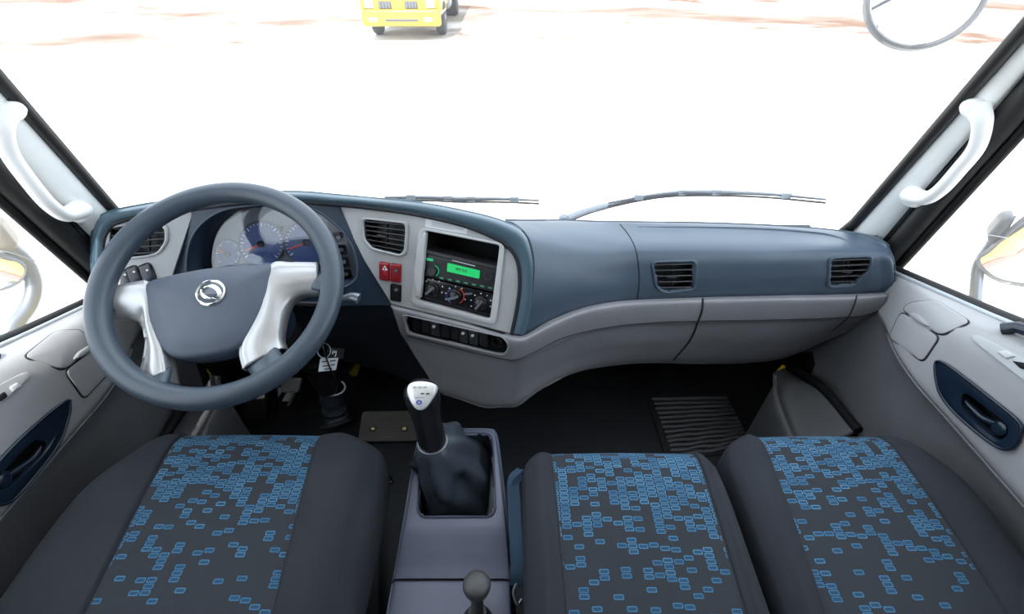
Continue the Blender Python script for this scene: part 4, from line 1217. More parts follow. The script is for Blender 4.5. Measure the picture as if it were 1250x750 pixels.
# emblem: ring with two interlocked crescents
EP = offplane(HPL, 0.0345)
em = on_plane(EP)
rot = -0.42
eo = ellipse(257.5, 358, 19, 15.3, 48, rot); ei = ellipse(257.5, 358, 16, 12.4, 48, rot)
ems = mk('emblem', *g_ring(em, eo, ei, 0.004, sink=0.010, crown=0.001), 'chrome', sw, 50)
mk('emblem_disc', *g_shell(em, ei, 0.0008, inset=0.02, sink=0.010), 'metal_grey', ems, 30)
def crescent(cx, cy, r_out, r_in, off, flip):
    """thick-thin ring"""
    o = ellipse(cx, cy, r_out[0], r_out[1], 40, rot + 0.9); i = ellipse(cx + off[0], cy + off[1], r_in[0], r_in[1], 40, rot + 0.9)
    return mk('swirl', *g_ring(em, o, i, 0.004, sink=0.001, crown=0.0015), 'chrome', ems, 50)
crescent(260.5, 357, (11.5, 8.6), (9.0, 5.8), (-2.6, 0.6), 0)
crescent(253.5, 359.5, (9.6, 6.4), (8.2, 4.0), (2.0, -0.6), 1)

# ---- steering column, stalks, ignition
colm = thing('steering_column', 'dark steering column with shroud running down to the driver floor', 'steering column', atz(406, 512, 0.0))
ax0 = SC - SN * 0.035
mk('shroud', *g_tube([ax0, ax0 - SN * 0.05, ax0 - SN * 0.12, ax0 - SN * 0.22], lambda t: 0.05 + 0.028 * math.sin(t * 3.0), 20), 'navy', colm, 60)
mk('jacket', *g_tube(spline([ax0 - SN * 0.20, aty(380, 436, 0.99), aty(394, 452, 0.99)], 12), 0.045, 16), 'rubber_black', colm, 60)
mk('joint_cover', *g_tube(spline([aty(394, 440, 0.99), aty(399, 458, 0.98), aty(403, 474, 0.97)], 8), lambda t: 0.060 - 0.018 * t, 18), 'gloss_black', colm, 60)
cr_ = aty(403.5, 473, 0.955)
mk('cover_ring', *g_tube([cr_ + V((0.047 * math.cos(a), 0.02 * math.sin(a), 0.036 * math.sin(a) * 0.5)) for a in [k / 24 * 2 * math.pi for k in range(24)]], 0.003, 8, closed=True), 'tube_grey', colm, 60)
mk('lower_boot', *g_tube(spline([aty(402, 470, 0.98), aty(406, 492, 0.97), aty(410, 508, 0.96), atz(412, 516, 0.004)], 14), lambda t: 0.036 + 0.006 * math.sin(t * 30) + 0.05 * max(0, t - 0.85) * 4, 16), 'leather', colm, 60)
s = mk('light_stalk', *g_tube(spline([ax0 - SN * 0.07 + e1 * 0.05, aty(395, 372, .80), aty(418, 365, .775)], 12), lambda t: 0.007 + 0.002 * t, 10), 'lever_black', colm, 60)
mk('stalk_tip', *g_tube(spline([aty(416, 366, .776), aty(430, 363, .77), aty(438, 365, .768)], 8), lambda t: 0.008 + 0.005 * t, 12), 'metal_grey', s, 60)
mk('wiper_stalk', *g_tube(spline([ax0 - SN * 0.07 - e1 * 0.05, aty(180, 385, .82), aty(150, 380, .82)], 10), lambda t: 0.007 + 0.003 * t, 10), 'lever_black', colm, 60)

# ---- key tags on the column
KP = plane(*atp(404, 438, (V((-0.5, 0.90, 0.5)), V((0.15, -0.8, 0.55)).normalized())), 0.1, 0.7)
keys = thing('key_fob_tags', 'black and white key tags hanging from the steering column', 'key tags', atp(404, 440, KP))
kt = mk('black_tag', *g_shell(on_plane(KP), rpoly([(400, 424), (421, 425.5), (419, 438), (399.5, 436)], 1.5), 0.002, inset=0.04), 'lever_black', keys)
kdir = (atp(421, 426, KP) - atp(400, 424, KP)).normalized()
text_mesh('tag_letters', 'PJ', KP, 408.5, 431, 0.017, 'tick_white', kt, kdir, 0.0028)
KP2 = offplane(KP, 0.006)
wt = mk('paper_tag', *g_shell(on_plane(KP2), rpoly([(391, 438), (413, 437), (410, 452), (388.5, 454)], 1.2), 0.001, inset=0.03), 'paper', keys)
for k, (a, b) in enumerate((((393, 442), (399, 441)), ((403, 441), (410, 440)), ((394, 447), (402, 446.5)), ((404, 446), (409, 445)), ((396, 451), (405, 450)))):
    A, B = atp(*a, KP2, 0.0015), atp(*b, KP2, 0.0015)
    mk('scribble', *g_bar(A, B, pnormal(KP2), pnormal(KP2).cross((B - A).normalized()), 0.003, 0.0006), 'ink_dark', wt)
mk('cord', *g_tube(spline([atp(394, 418, KP2, 0.006), atp(399, 436, KP2, 0.006), atp(404, 450, KP2, 0.005), atp(409, 462, KP2, 0.0)], 12), 0.0022, 6), 'lever_black', keys, 60)
mk('key_ring', *g_tube([atp(396 + 8 * math.cos(a), 428 + 9 * math.sin(a), KP2, 0.003) for a in [k / 20 * 2 * math.pi for k in range(20)]], 0.0012, 6, closed=True), 'tube_grey', keys, 60)

# ============================================================ PEDALS AND FOOTWELL
def pedal(lab, q, pl, m, arm, nm):
    t = thing(nm, lab, 'pedal', atp(*lerp2(q[0], q[2], .5), pl))
    pd = mk('pedal_pad', *g_shell(on_plane(pl), rpoly(q, 3), 0.012, dome=0.001, inset=0.08), m, t, 40)
    for k in range(4):
        a, b = lerp2(q[0], q[3], (k + .7) / 4.4), lerp2(q[1], q[2], (k + .7) / 4.4)
        a, b = lerp2(a, b, .12), lerp2(a, b, .88)
        A, B = atp(*a, pl, 0.0135), atp(*b, pl, 0.0135)
        mk('grip_rib', *g_bar(A, B, pnormal(pl), pnormal(pl).cross((B - A).normalized()), 0.003, 0.002), m, pd)
    c = atp(*lerp2(q[0], q[1], .5), pl)
    mk('pedal_arm', *g_tube(spline([atp(*lerp2(q[0], q[2], .5), pl), c + V((0, 0.06, 0.05)), V((c.x, 1.22, max(c.z, 0.2) + 0.3))], 10), 0.010, 8), 'black', t, 50)
pedal('pale grey brake pedal left of the column boot', [(346, 461), (371, 461), (366, 479), (344, 479)], plane(-0.75, 1.06, 0.16, 0, 0.9), 'pedal_grey', None, 'brake_pedal')
pedal('dim clutch pedal under the lower edge of the steering wheel', [(300, 481), (326, 479), (325, 512), (297, 512)], plane(-0.8, 0.97, 0.10, 0, 0.9), 'rubber_black', None, 'clutch_pedal')
pedal('dark accelerator pedal left of the centre stack foot', [(487, 443), (502, 443), (502, 460), (486, 460)], plane(-0.36, 1.12, 0.16, 0, 0.9), 'rubber_black', None, 'accelerator_pedal')
ycab = mk('cable_clip', *g_tube(spline([aty(438, 436, 1.1), aty(436, 446, 1.09), aty(431, 456, 1.08)], 10), lambda t: 0.008 + 0.008 * t, 10), 'yellow_cable', None, 50)
tag(ycab, 'small yellow cable clip in the dark footwell right of the column', 'cable')
ycab = mk('yellow_cable', *g_tube(spline([aty(245, 444, 1.0), aty(254, 455, 1.0), aty(262, 466, 1.0)], 10), 0.005, 8), 'yellow_cable', None, 50)
tag(ycab, 'thin yellow cable seen through the wheel below the hub', 'cable')
ycab = mk('yellow_loop', *g_tube(spline([aty(957, 447, .97), aty(950, 455, .97), aty(948, 466, .98)], 10), 0.006, 8), 'yellow_cable', None, 50)
tag(ycab, 'short yellow strap under the glove box end near the passenger door', 'cable')

# foot plate with two brass screws
FP = plane(*atz(473, 520, 0.062), 0, 2.2)
fpt = thing('foot_plate', 'worn brown grey metal foot plate with two brass screws beside the gear lever', 'plate', atz(473, 520, 0.0))
mk('plate', *g_shell(on_plane(FP), rpoly([(443, 503), (507, 502), (510, 539), (437, 540)], 4), 0.006, inset=0.03, sink=0.004), 'plate_wood', fpt, 30)
for k in range(9):
    a, b = lerp2((446, 505), (440, 538), (k + .5) / 9), lerp2((506, 504), (508, 537), (k + .5) / 9)
    A, B = atp(*a, FP, 0.0063), atp(*b, FP, 0.0063)
    mk('tread_line', *g_bar(A, B, pnormal(FP), pnormal(FP).cross((B - A).normalized()), 0.003, 0.0014), 'plate_wood', fpt)
for x, y in ((456, 524), (494, 524)):
    sc_ = mk('brass_screw', *g_lathe([(0.0068, 0), (0.0068, 0.003), (0.003, 0.005)], atp(x, y, FP, 0.006), pnormal(FP), 14), 'brass', fpt, 50)
    mk('screw_washer', *g_lathe([(0.010, 0), (0.010, 0.0015), (0.007, 0.002)], atp(x, y, FP, 0.006), pnormal(FP), 14), 'black', sc_, 50)
# raised engine hump that the plate and console stand on
hump_rows = [[(455, 500, 0.02), (475, 500, 0.035), (500, 500, 0.035), (526, 500, 0.03)], [(455, 545, 0.02), (472, 545, 0.03), (495, 545, 0.03), (518, 545, 0.03)], [(462, 640, 0.02), (475, 640, 0.03), (490, 640, 0.03), (503, 640, 0.03)], [(462, 760, 0.02), (470, 760, 0.03), (478, 760, 0.03), (486, 760, 0.03)]]
hm = face_cam(g_net([[atz(*p) for p in r] for r in hump_rows], 24, 24))
h = mk('tunnel_cover', *hm, 'rubber_floor', None, 60, recalc=False); solid(h, 0.02)
tag(h, 'black rubber tunnel cover on the floor left of the gear console', 'floor cover')
# small floor clip
fc = thing('floor_clip', 'small black two-hole buckle lying on the floor left of the console', 'clip', atz(468, 590, 0.03))
CPn = (atz(468, 590, 0.036), V((0, 0, 1)))
cq = [(456, 592), (474, 579), (481, 588), (463, 601)]
mk('clip_body', *g_shell(on_plane(CPn), rpoly(cq, 2), 0.006, inset=0.12), 'lever_black', fc, 40)
for t in (0.3, 0.72):
    c = lerp2(lerp2(cq[0], cq[1], t), lerp2(cq[3], cq[2], t), .5)
    mk('clip_hole', *g_lathe([(0.0045, 0), (0.0065, 0.002), (0.0045, 0.004)], atp(*c, CPn, 0.006), V((0, 0, 1)), 12), 'metal_grey', fc, 50)

# ribbed mat on the passenger floor
mat_ = thing('floor_mat', 'ribbed black rubber mat on the passenger floor under the glove box', 'floor mat', atz(850, 520, 0.0))
mc = [(788, 481), (892, 480), (925, 548), (814, 566)]
mk('mat_sheet', *g_shell(on_plane((V((0, 0, 0.002)), V((0, 0, 1)))), rpoly(mc, 3), 0.004, inset=0.02, sink=0.002), 'rubber_black', mat_)
for k in range(13):
    t = (k + 0.4) / 13
    a, b = lerp2((795, 485), (822, 560), t), lerp2((886, 484), (919, 546), t)
    A, B = atz(*a, 0.009), atz(*b, 0.009)
    P = [A.lerp(B, s / 10) + V((0, 0.0035 * math.sin(s * 1.7 + k * 1.3) * (k / 13), 0)) for s in range(11)]
    mk('rib', *g_tube(P, 0.0068, 8, flat=0.9), 'mirror_shell', mat_, 60)

# wheel arch covers by the doors
def arch(lab, rows):
    net = [[atx(*p) for p in r] for r in rows]
    net = [[V((p.x, p.y, 0.002)) for p in net[0]]] + net
    o = mk('wheel_arch_cover', *face_cam(g_net(net, 30, 30)), 'arch_grey', None, 60, recalc=False)
    solid(o, 0.012); tag(o, lab, 'trim panel', 'wheel arch covers in the footwells')
arch('dark grey wheel arch cover at the passenger door foot', [[(944, 470, .77), (946, 500, .77), (964, 550, .77)], [(949, 455, .80), (958, 490, .81), (985, 545, .81)], [(957, 450, .85), (980, 479, .86), (1022, 535, .86)], [(963, 454, .893), (1000, 478, .893), (1042, 527, .893)]])
arch('dark grey wheel arch cover at the driver door foot', [[(268, 470, -.80), (268, 500, -.80), (252, 545, -.80)], [(263, 460, -.83), (262, 490, -.84), (232, 545, -.84)], [(254, 466, -.88), (240, 500, -.89), (205, 545, -.89)], [(246, 480, -.928), (223, 510, -.928), (190, 560, -.928)]])

# ============================================================ GEAR CONSOLE
con = thing('gear_console', 'navy grey gear console between the driver and middle seat', 'console', (-0.12, 0.45, 0))
secs = [(0.668, -0.205, -0.058, 0.32), (0.662, -0.215, -0.048, 0.362), (0.650, -0.222, -0.042, 0.378), (0.60, -0.2235, -0.034, 0.38), (0.52, -0.223, -0.024, 0.38), (0.44, -0.222, -0.014, 0.379), (0.415, -0.223, -0.011, 0.376), (0.385, -0.226, -0.008, 0.362), (0.36, -0.229, -0.006, 0.350), (0.338, -0.231, -0.004, 0.343)]
def con_sec(y, xl, xr, z):
    return [V((xl - 0.03, y, 0.02)), V((xl - 0.012, y, z * 0.55)), V((xl - 0.004, y, z - 0.035)), V((xl, y, z - 0.008)), V((xl + 0.009, y, z)), V((xl + (xr - xl) * .33, y, z + 0.0015)), V((xl + (xr - xl) * .67, y, z + 0.0015)), V((xr - 0.009, y, z)), V((xr, y, z - 0.008)), V((xr + 0.004, y, z - 0.035)), V((xr + 0.008, y, z * 0.55)), V((xr + 0.012, y, 0.02))]
HOLE = [(514, 536), (521, 530.5), (594, 530), (601, 536), (604, 622), (598, 630.5), (518, 631.5), (511, 625)]
cms = face_cam(g_net([con_sec(*s_) for s_ in secs], 120, 120))
cmapc = on_bvh(bvh_of(cms))
hole = rpoly(HOLE, 7)
body = mk('console_body', *cut(cms, [grow(hole, 0.99)]), 'console_navy', con, 50, recalc=False); solid(body, 0.004)
TOP = (V((-0.12, 0.5, 0.3805)), V((0, 0, 1)))
mk('opening_lip', *g_ring(on_plane(TOP), grow(hole, 1.045), hole, 0.003, sink=0.004, crown=0.0015), 'console_navy', con, 60)
mk('opening_well', *g_well(on_plane(TOP), hole, 0.10, 0.97), 'leather', con, 40)
rear = [(0.335, -0.231, -0.004, 0.340), (0.30, -0.231, -0.003, 0.340), (0.2, -0.231, 0.0, 0.338), (0.05, -0.23, 0.0, 0.336), (-0.1, -0.23, 0.0, 0.334), (-0.11, -0.225, -0.004, 0.30)]
solid(mk('rear_console', *face_cam(g_net([con_sec(*s_) for s_ in rear], 60, 30)), 'console_navy', con, 50, recalc=False), 0.004)
mk('joint_seam', *g_box((-0.118, 0.3365, 0.333), (0.222, 0.004, 0.012)), 'seam', con)

# ---- gear lever with boot
gl_top = atz(514, 480, 0.655); gl_bot = atz(528, 540, 0.505)
gear = thing('gear_lever', 'black gear lever with a silver shift pattern cap and leather boot', 'gear lever', atz(557, 590, 0.30))
ax = (gl_top - gl_bot)
def lever_prof(prof, seg=20):
    vs, fs = [], []
    a = ax.normalized(); s_, u_ = frame_of(a, V((1, 0, 0)))
    L_ = ax.length
    for h, rx, ry in prof:
        for k in range(seg):
            t = 2 * math.pi * k / seg
            vs.append(gl_bot + a * (h * L_) + s_ * (rx * math.cos(t)) + u_ * (ry * math.sin(t)))
    for i in range(len(prof) - 1):
        for k in range(seg): fs.append((i * seg + k, i * seg + (k + 1) % seg, (i + 1) * seg + (k + 1) % seg, (i + 1) * seg + k))
    fs += [tuple(range(seg)), tuple((len(prof) - 1) * seg + k for k in range(seg))]
    return vs, fs
mk('grip', *lever_prof([(-0.08, .026, .026), (0.0, .029, .029), (.25, .028, .028), (.5, .027, .027), (.75, .029, .031), (.92, .031, .034), (1.02, .030, .033), (1.10, .024, .026), (1.13, .012, .014)]), 'lever_black', gear, 60)
mk('collar', *g_tube([gl_bot + ax.normalized() * 0.001 + frame_of(ax)[0] * (0.0295 * math.cos(a)) + frame_of(ax)[1] * (0.0295 * math.sin(a)) for a in [k / 28 * 2 * math.pi for k in range(28)]], 0.0022, 8, closed=True), 'metal_grey', gear, 60)
mk('lock_pin', *g_lathe([(0.0035, 0), (0.0035, 0.002), (0.001, 0.003)], atp(523.5, 540, (gl_bot + V((0, -0.0275, 0.008)), V((0, -0.8, 0.6)).normalized())), V((0, -0.8, 0.6)), 10), 'metal_grey', gear, 50)
CAPP = (gl_top + ax.normalized() * 0.012 + V((0, -0.010, 0.010)), V((0.02, -0.62, 0.78)).normalized())
cap_px = [(497.5, 477), (500, 469.5), (507, 466.5), (516, 466), (526, 467.5), (532, 472), (531.5, 480), (526, 490), (519, 498.5), (512.5, 501), (506, 497.5), (500, 487)]
cap = mk('pattern_cap', *g_shell(on_plane(CAPP), sclosed(cap_px, 44), 0.006, dome=0.004, inset=0.16, sink=0.022, rings=(0.7, 0.4)), 'knob_silver', gear, 60)
CP2 = offplane(CAPP, 0.0098)
for k in range(3):
    for (yy, xs) in ((473, 506), (481, 509)):
        if yy == 481 and k == 0: continue
        x = xs + k * 6.5
        A, B = atp(x - 1.8, yy, CP2), atp(x + 2.0, yy - 0.2, CP2)
        mk('pattern_mark', *g_bar(A, B, pnormal(CP2), pnormal(CP2).cross((B - A).normalized()), 0.0016 if yy == 473 else 0.0024, 0.0012), 'ink' if yy == 473 else 'ink_dark', cap)
A, B = atp(506, 485.5, CP2), atp(518, 485.5, CP2)
mk('pattern_print', *g_bar(A, B, pnormal(CP2), pnormal(CP2).cross((B - A).normalized()), 0.0012, 0.0012), 'ink', cap)
eb = ellipse(511.5, 491.5, 3.6, 2.9, 20)
mk('blue_badge', *g_ring(on_plane(CP2), eb, grow(eb, 0.5), 0.0006, 0.0006), 'ink_blue', cap)
# leather boot with folds
bt = gl_bot + V((0.002, 0.004, 0.002)); bb = atz(557.5, 584, 0.30)
vs, fs = [], []
SEG, LV_ = 72, 26
for j in range(LV_):
    t = j / (LV_ - 1)
    c = bt.lerp(bb, t ** 0.9)
    c.z = bt.z + (bb.z - bt.z) * t
    for k in range(SEG):
        a = 2 * math.pi * k / SEG
        ca, sa = math.cos(a), math.sin(a)
        pw = 2 + 3.0 * t
        den = (abs(ca) ** pw + abs(sa) ** pw) ** (1 / pw)
        rx = 0.027 + (0.080 - 0.027) * (t ** 0.62); ry = 0.027 + (0.105 - 0.027) * (t ** 0.62)
        wr = 0.24 * math.sin(math.pi * min(1, t * 1.05)) * (math.sin(4 * a + 3.2 * t) * 0.75 + 0.45 * math.sin(7 * a - 5 * t + 1.0)) + 0.06 * math.sin(2 * a + 13 * t) * t * (1 - t) * 4
        f = (1 + wr) / den
        vs.append(c + V((rx * ca * f, ry * sa * f, 0.012 * math.sin(3 * a + 6 * t) * math.sin(math.pi * t))))
for j in range(LV_ - 1):
    for k in range(SEG): fs.append((j * SEG + k, j * SEG + (k + 1) % SEG, (j + 1) * SEG + (k + 1) % SEG, (j + 1) * SEG + k))
mk('leather_boot', vs, fs, 'leather', gear, 80)

# ---- parking brake lever
pb = atz(583, 762, 0.345); pt = atz(582, 715, 0.470)
brk = thing('brake_lever', 'short dark lever with a round grey knob behind the gear console', 'lever', pb)
axb = (pt - pb)
mk('lever_shaft', *g_tube([pb, pb + axb * 0.5, pt], 0.011, 14), 'knob_grey', brk, 50)
mk('lever_gaiter', *g_lathe([(0.030, 0.0), (0.028, 0.012), (0.022, 0.020), (0.020, 0.032), (0.016, 0.040)], pb, axb, 20), 'rubber_black', brk, 50)
mk('lever_knob', *g_lathe([(0.011, -0.030), (0.014, -0.024), (0.021, -0.012), (0.0235, -0.002), (0.0235, 0.004), (0.021, 0.010), (0.013, 0.014), (0.003, 0.0155)], pt, axb, 28), 'knob_grey', brk, 60)

# ============================================================ SEATS
def seat_pattern(name, seed):
    m = bpy.data.materials.new(name); m.use_nodes = True
    nt = m.node_tree; N = nt.nodes; L = nt.links; b = N['Principled BSDF']
    def val(x):
        return x
    def op(o, a, b_=None, c=None):
        n = N.new('ShaderNodeMath'); n.operation = o
        for i, x in enumerate((a, b_, c)):
            if x is None: continue
            if isinstance(x, (int, float)): n.inputs[i].default_value = x
            else: L.new(x, n.inputs[i])
        return n.outputs[0]
    uvn = N.new('ShaderNodeUVMap')
    sp = N.new('ShaderNodeSeparateXYZ'); L.new(uvn.outputs[0], sp.inputs[0])
    U, Vv = sp.outputs[0], sp.outputs[1]
    CW, CH = 0.0180, 0.0092
    cx = op('DIVIDE', U, CW); ix = op('FLOOR', cx); fx = op('SUBTRACT', op('SUBTRACT', cx, ix), 0.5)
    wc = N.new('ShaderNodeTexWhiteNoise'); wc.noise_dimensions = '1D'; L.new(op('ADD', ix, seed), wc.inputs['W'])
    sh = wc.outputs[0]
    cy = op('ADD', op('DIVIDE', Vv, CH), sh); iy = op('FLOOR', cy); fy = op('SUBTRACT', op('SUBTRACT', cy, iy), 0.5)
    px = op('MULTIPLY', op('ABSOLUTE', fx), CW); py = op('MULTIPLY', op('ABSOLUTE', fy), CH)
    R = 0.0022
    qx = op('SUBTRACT', px, 0.0080 - R); qy = op('SUBTRACT', py, 0.0039 - R)
    mx, my = op('MAXIMUM', qx, 0.0), op('MAXIMUM', qy, 0.0)
    ln = op('SQRT', op('ADD', op('MULTIPLY', mx, mx), op('MULTIPLY', my, my)))
    d = op('SUBTRACT', op('ADD', ln, op('MINIMUM', op('MAXIMUM', qx, qy), 0.0)), R)
    ringm = op('LESS_THAN', op('ABSOLUTE', op('ADD', d, 0.0008)), 0.0008)
    fill = op('LESS_THAN', d, 0.0)
    cmb = N.new('ShaderNodeCombineXYZ'); L.new(ix, cmb.inputs[0]); L.new(iy, cmb.inputs[1]); cmb.inputs[2].default_value = seed
    wn = N.new('ShaderNodeTexWhiteNoise'); wn.noise_dimensions = '3D'; L.new(cmb.outputs[0], wn.inputs['Vector'])
    cmb2 = N.new('ShaderNodeCombineXYZ'); L.new(op('FLOOR', op('DIVIDE', ix, 2.0)), cmb2.inputs[0]); L.new(op('FLOOR', op('DIVIDE', iy, 4.0)), cmb2.inputs[1]); cmb2.inputs[2].default_value = seed + 5
    wb = N.new('ShaderNodeTexWhiteNoise'); wb.noise_dimensions = '3D'; L.new(cmb2.outputs[0], wb.inputs['Vector'])
    rnd = op('ADD', op('MULTIPLY', wn.outputs[0], 0.80), op('MULTIPLY', wb.outputs[0], 0.20))
    ramp = N.new('ShaderNodeValToRGB'); cr_ = ramp.color_ramp
    # distance from the front edge (0.5 m span) -> share of printed cells
    cr_.elements[0].position = 0.0; cr_.elements[0].color = (0.80,) * 3 + (1,)
    cr_.elements[1].position = 0.68; cr_.elements[1].color = (0.0,) * 3 + (1,)
    for p_, c_ in ((0.16, .70), (0.28, .56), (0.38, .42), (0.48, .31), (0.58, .25), (0.66, .17)):
        e = cr_.elements.new(p_); e.color = (c_, c_, c_, 1)
    L.new(op('MULTIPLY', op('ADD', op('MULTIPLY', op('SUBTRACT', iy, sh), CH), 0.05), 1.8), ramp.inputs[0])
    on = op('LESS_THAN', rnd, ramp.outputs[0])
    tc = N.new('ShaderNodeTexCoord')
    wv = N.new('ShaderNodeTexNoise'); wv.inputs['Scale'].default_value = 900; L.new(tc.outputs['Object'], wv.inputs['Vector'])
    base_ = N.new('ShaderNodeValToRGB'); base_.color_ramp.elements[0].color = (0.024, 0.028, 0.034, 1); base_.color_ramp.elements[1].color = (0.036, 0.040, 0.048, 1)
    L.new(wv.outputs[0], base_.inputs[0])
    m1 = N.new('ShaderNodeMixRGB'); m1.inputs[2].default_value = (0.024, 0.062, 0.112, 1)
    L.new(op('MULTIPLY', fill, on), m1.inputs[0]); L.new(base_.outputs[0], m1.inputs[1])
    rc = N.new('ShaderNodeValToRGB'); rc.color_ramp.elements[0].color = (0.040, 0.135, 0.25, 1); rc.color_ramp.elements[1].color = (0.11, 0.26, 0.40, 1)
    L.new(wn.outputs[0], rc.inputs[0])
    m2 = N.new('ShaderNodeMixRGB'); L.new(op('MULTIPLY', ringm, on), m2.inputs[0]); L.new(m1.outputs[0], m2.inputs[1]); L.new(rc.outputs[0], m2.inputs[2])
    L.new(m2.outputs[0], b.inputs['Base Color'])
    b.inputs['Roughness'].default_value = 0.9; b.inputs['Specular IOR Level'].default_value = 0.2
    bp = N.new('ShaderNodeBump'); bp.inputs['Strength'].default_value = 0.3; bp.inputs['Distance'].default_value = 0.001
    L.new(wv.outputs[0], bp.inputs['Height']); L.new(bp.outputs[0], b.inputs['Normal'])
    MATS[name] = m
for k in range(3): seat_pattern('seat_print_%d' % k, 3.0 + 11 * k)

def seat(nm, lab, xl, xr, ixf, ixb, yf, zt, prt, corner_l, corner_r, bol=0.010, skew=0.0, soft=0.0):
    """cushion in three upholstered panels, plinth and backrest; ixf/ixb = insert edges at front and back"""
    cxm = (xl + xr) / 2
    t = thing(nm, lab, 'seat', (cxm, yf - 0.27, 0), 'cab seats')
    # stations from back to front: (y, z, front progress)
    st_ = [(-0.02, zt - 0.03), (0.06, zt - 0.022), (0.16, zt - 0.014), (0.26, zt - 0.008), (0.34, zt - 0.003), (0.42, zt), (0.47, zt), (yf - 0.055, zt - 0.001), (yf - 0.036, zt - 0.006), (yf - 0.018, zt - 0.017), (yf - 0.005, zt - 0.036), (yf, zt - 0.062), (yf - 0.004, zt - 0.10), (yf - 0.012, zt - 0.15)]
    st_ = [(y, z) for y, z in st_]
    def edges(y, k):
        f = min(1.0, max(0.0, (y - (-0.02)) / (yf + 0.02)))
        i0 = ixb[0] + (ixf[0] - ixb[0]) * f; i1 = ixb[1] + (ixf[1] - ixb[1]) * f
        def cshift(c):
            d = yf - y
            if k >= 11: d = 0.0
            if d > c: return 0.0
            q = 1 - d / c
            return c * 0.9 * (1 - math.sqrt(max(0.0, 1 - q * q)))
        l = xl + skew * (1 - f) + cshift(corner_l); r = xr + skew * (1 - f) - cshift(corner_r)
        l = min(l, i0 - 0.02); r = max(i1 + 0.02, r)
        return l, i0, i1, r
    def colpts(side, y, z, k):
        l, i0, i1, r = edges(y, k)
        low = max(z - 0.17, 0.36) if z > 0.42 else z - 0.03
        if side == 'i':
            n_ = 9
            return [V((i0 + (i1 - i0) * q / (n_ - 1), y, z + 0.004 * math.sin(math.pi * q / (n_ - 1)) - 0.004)) for q in range(n_)]
        # bolster: outer wall, rolled edge, crown, seam at the insert
        w_ = (i0 - l) if side == 'l' else (r - i1)
        bo = bol * min(1.0, w_ / 0.06)
        prof_ = [(0.004, low), (-0.002, (low + z) / 2), (0.0015, z - 0.026 - soft), (min(0.010 + soft * .4, w_ * .2), z - 0.008 - soft * .75), (min(0.028 + soft * .5, w_ * .38), z + bo * .45 - soft * .3), (w_ * .58, z + bo), (w_ - min(0.014, w_ * .25), z + bo * .55), (w_ - 0.003, z), (w_, z - 0.008)]
        if side == 'l': return [V((l + a_, y, b_)) for a_, b_ in prof_]
        return [V((r - a_, y, b_)) for a_, b_ in reversed(prof_)]
    for side, nm2, mm in (('l', 'bolster', 'fabric'), ('r', 'bolster', 'fabric'), ('i', 'seat_insert', prt)):
        net = [colpts(side, y, z, k) for k, (y, z) in enumerate(st_)]
        nu, nv = (41, 90)
        ms = g_net(net, nu, nv)
        if side == 'i':
            uv = []
            # length along the centre line, measured back from the front crest
            cen = [ms[0][j * nu + nu // 2] for j in range(nv)]
            acc = [0.0]
            for j in range(1, nv): acc.append(acc[-1] + (cen[j] - cen[j - 1]).length)
            crest = min(range(nv), key=lambda j: abs(cen[j].y - (yf - 0.036)) + (10 if acc[j] > 0.62 else 0))
            for j in range(nv):
                for i in range(nu): uv.append((ms[0][j * nu + i].x - cxm + 2.0, acc[crest] - acc[j]))
            mk(nm2, *face_cam(ms), mm, t, 70, recalc=False, uv=uv)
        else:
            mk(nm2, *face_cam(ms), mm, t, 70, recalc=False)
    for s_ in (0, 1):
        P = []
        for k, (y, z) in enumerate(st_[:12]):
            l, i0, i1, r = edges(y, k); P.append(V(((i0, i1)[s_], y, z - 0.0045)))
        mk('stitch_seam', *g_tube(spline(P, 40), 0.0016, 6), 'seam', t, 60)
    mk('plinth', *g_box((cxm, 0.24, 0.19), ((xr - xl) * 0.60, 0.48, 0.38), None, 0.02, 2), 'rubber_black', t, 40)
    Rb = Matrix.Rotation(math.radians(-12), 3, 'X') if False else Matrix.Rotation(math.radians(14), 3, 'X')
    mk('backrest', *g_box((cxm, -0.16, 0.80), ((xr - xl) * 0.96, 0.12, 0.62), Rb, 0.05, 4), 'fabric', t, 60)
    return t
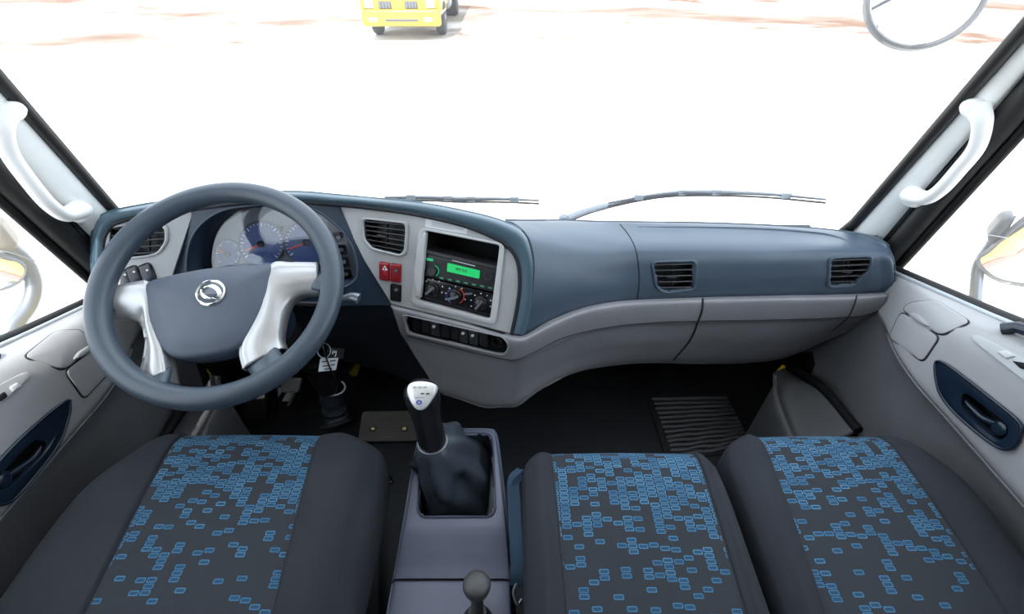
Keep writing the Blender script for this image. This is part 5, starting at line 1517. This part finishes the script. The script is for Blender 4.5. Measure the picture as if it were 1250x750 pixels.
seat('driver_seat', 'wide dark driver seat with blue printed centre beside the gear console', -0.838, -0.262, (-0.690, -0.402), (-0.632, -0.345), 0.572, 0.522, 'seat_print_0', 0.20, 0.085, bol=0.008, soft=0.022)
seat('middle_seat', 'narrow middle seat with blue printed centre next to the gear console', 0.022, 0.408, (0.078, 0.368), (0.092, 0.352), 0.530, 0.520, 'seat_print_1', 0.055, 0.085, bol=0.008)
seat('passenger_seat', 'outer passenger seat with blue printed centre next to the passenger door', 0.424, 0.872, (0.515, 0.768), (0.462, 0.756), 0.570, 0.520, 'seat_print_2', 0.10, 0.16, bol=0.010)

# ---- blue belt strap between console and middle seat
stp = thing('belt_strap', 'blue webbing strap hanging between the console and middle seat', 'strap', atz(632, 712, 0.37))
P = spline([atz(637, 577, 0.475), atz(627, 588, 0.465), atz(628, 620, 0.445), atz(630, 665, 0.42), atz(632, 700, 0.395), atz(630, 716, 0.375)], 26)
vs, fs = [], []
for i, p in enumerate(P):
    tt = (P[min(i + 1, 25)] - P[max(i - 1, 0)]).normalized()
    sd = V((1, 0, 0.25)); sd = (sd - tt * sd.dot(tt)).normalized(); nn = sd.cross(tt).normalized()
    w_ = 0.0125
    for a, b in ((-1, -1), (1, -1), (1, 1), (-1, 1)): vs.append(p + sd * (a * w_) + nn * (b * 0.0011))
for i in range(25):
    for k in range(4): fs.append((i * 4 + k, i * 4 + (k + 1) % 4, i * 4 + 4 + (k + 1) % 4, i * 4 + 4 + k))
fs += [(0, 1, 2, 3), (100, 101, 102, 103)]
mk('webbing', vs, fs, 'belt_blue', stp, 40)
mk('webbing_loop', *g_tube(spline([atz(623, 592, 0.47), atz(629, 581, 0.482), atz(638, 575, 0.48), atz(636, 586, 0.46)], 14), 0.004, 8, flat=0.5), 'belt_blue', stp, 60)
mk('strap_hook', *g_tube(spline([atz(631, 712, 0.38), atz(627, 724, 0.37), atz(632, 738, 0.36), atz(637, 732, 0.36)], 14), 0.0035, 8), 'metal_grey', stp, 60)
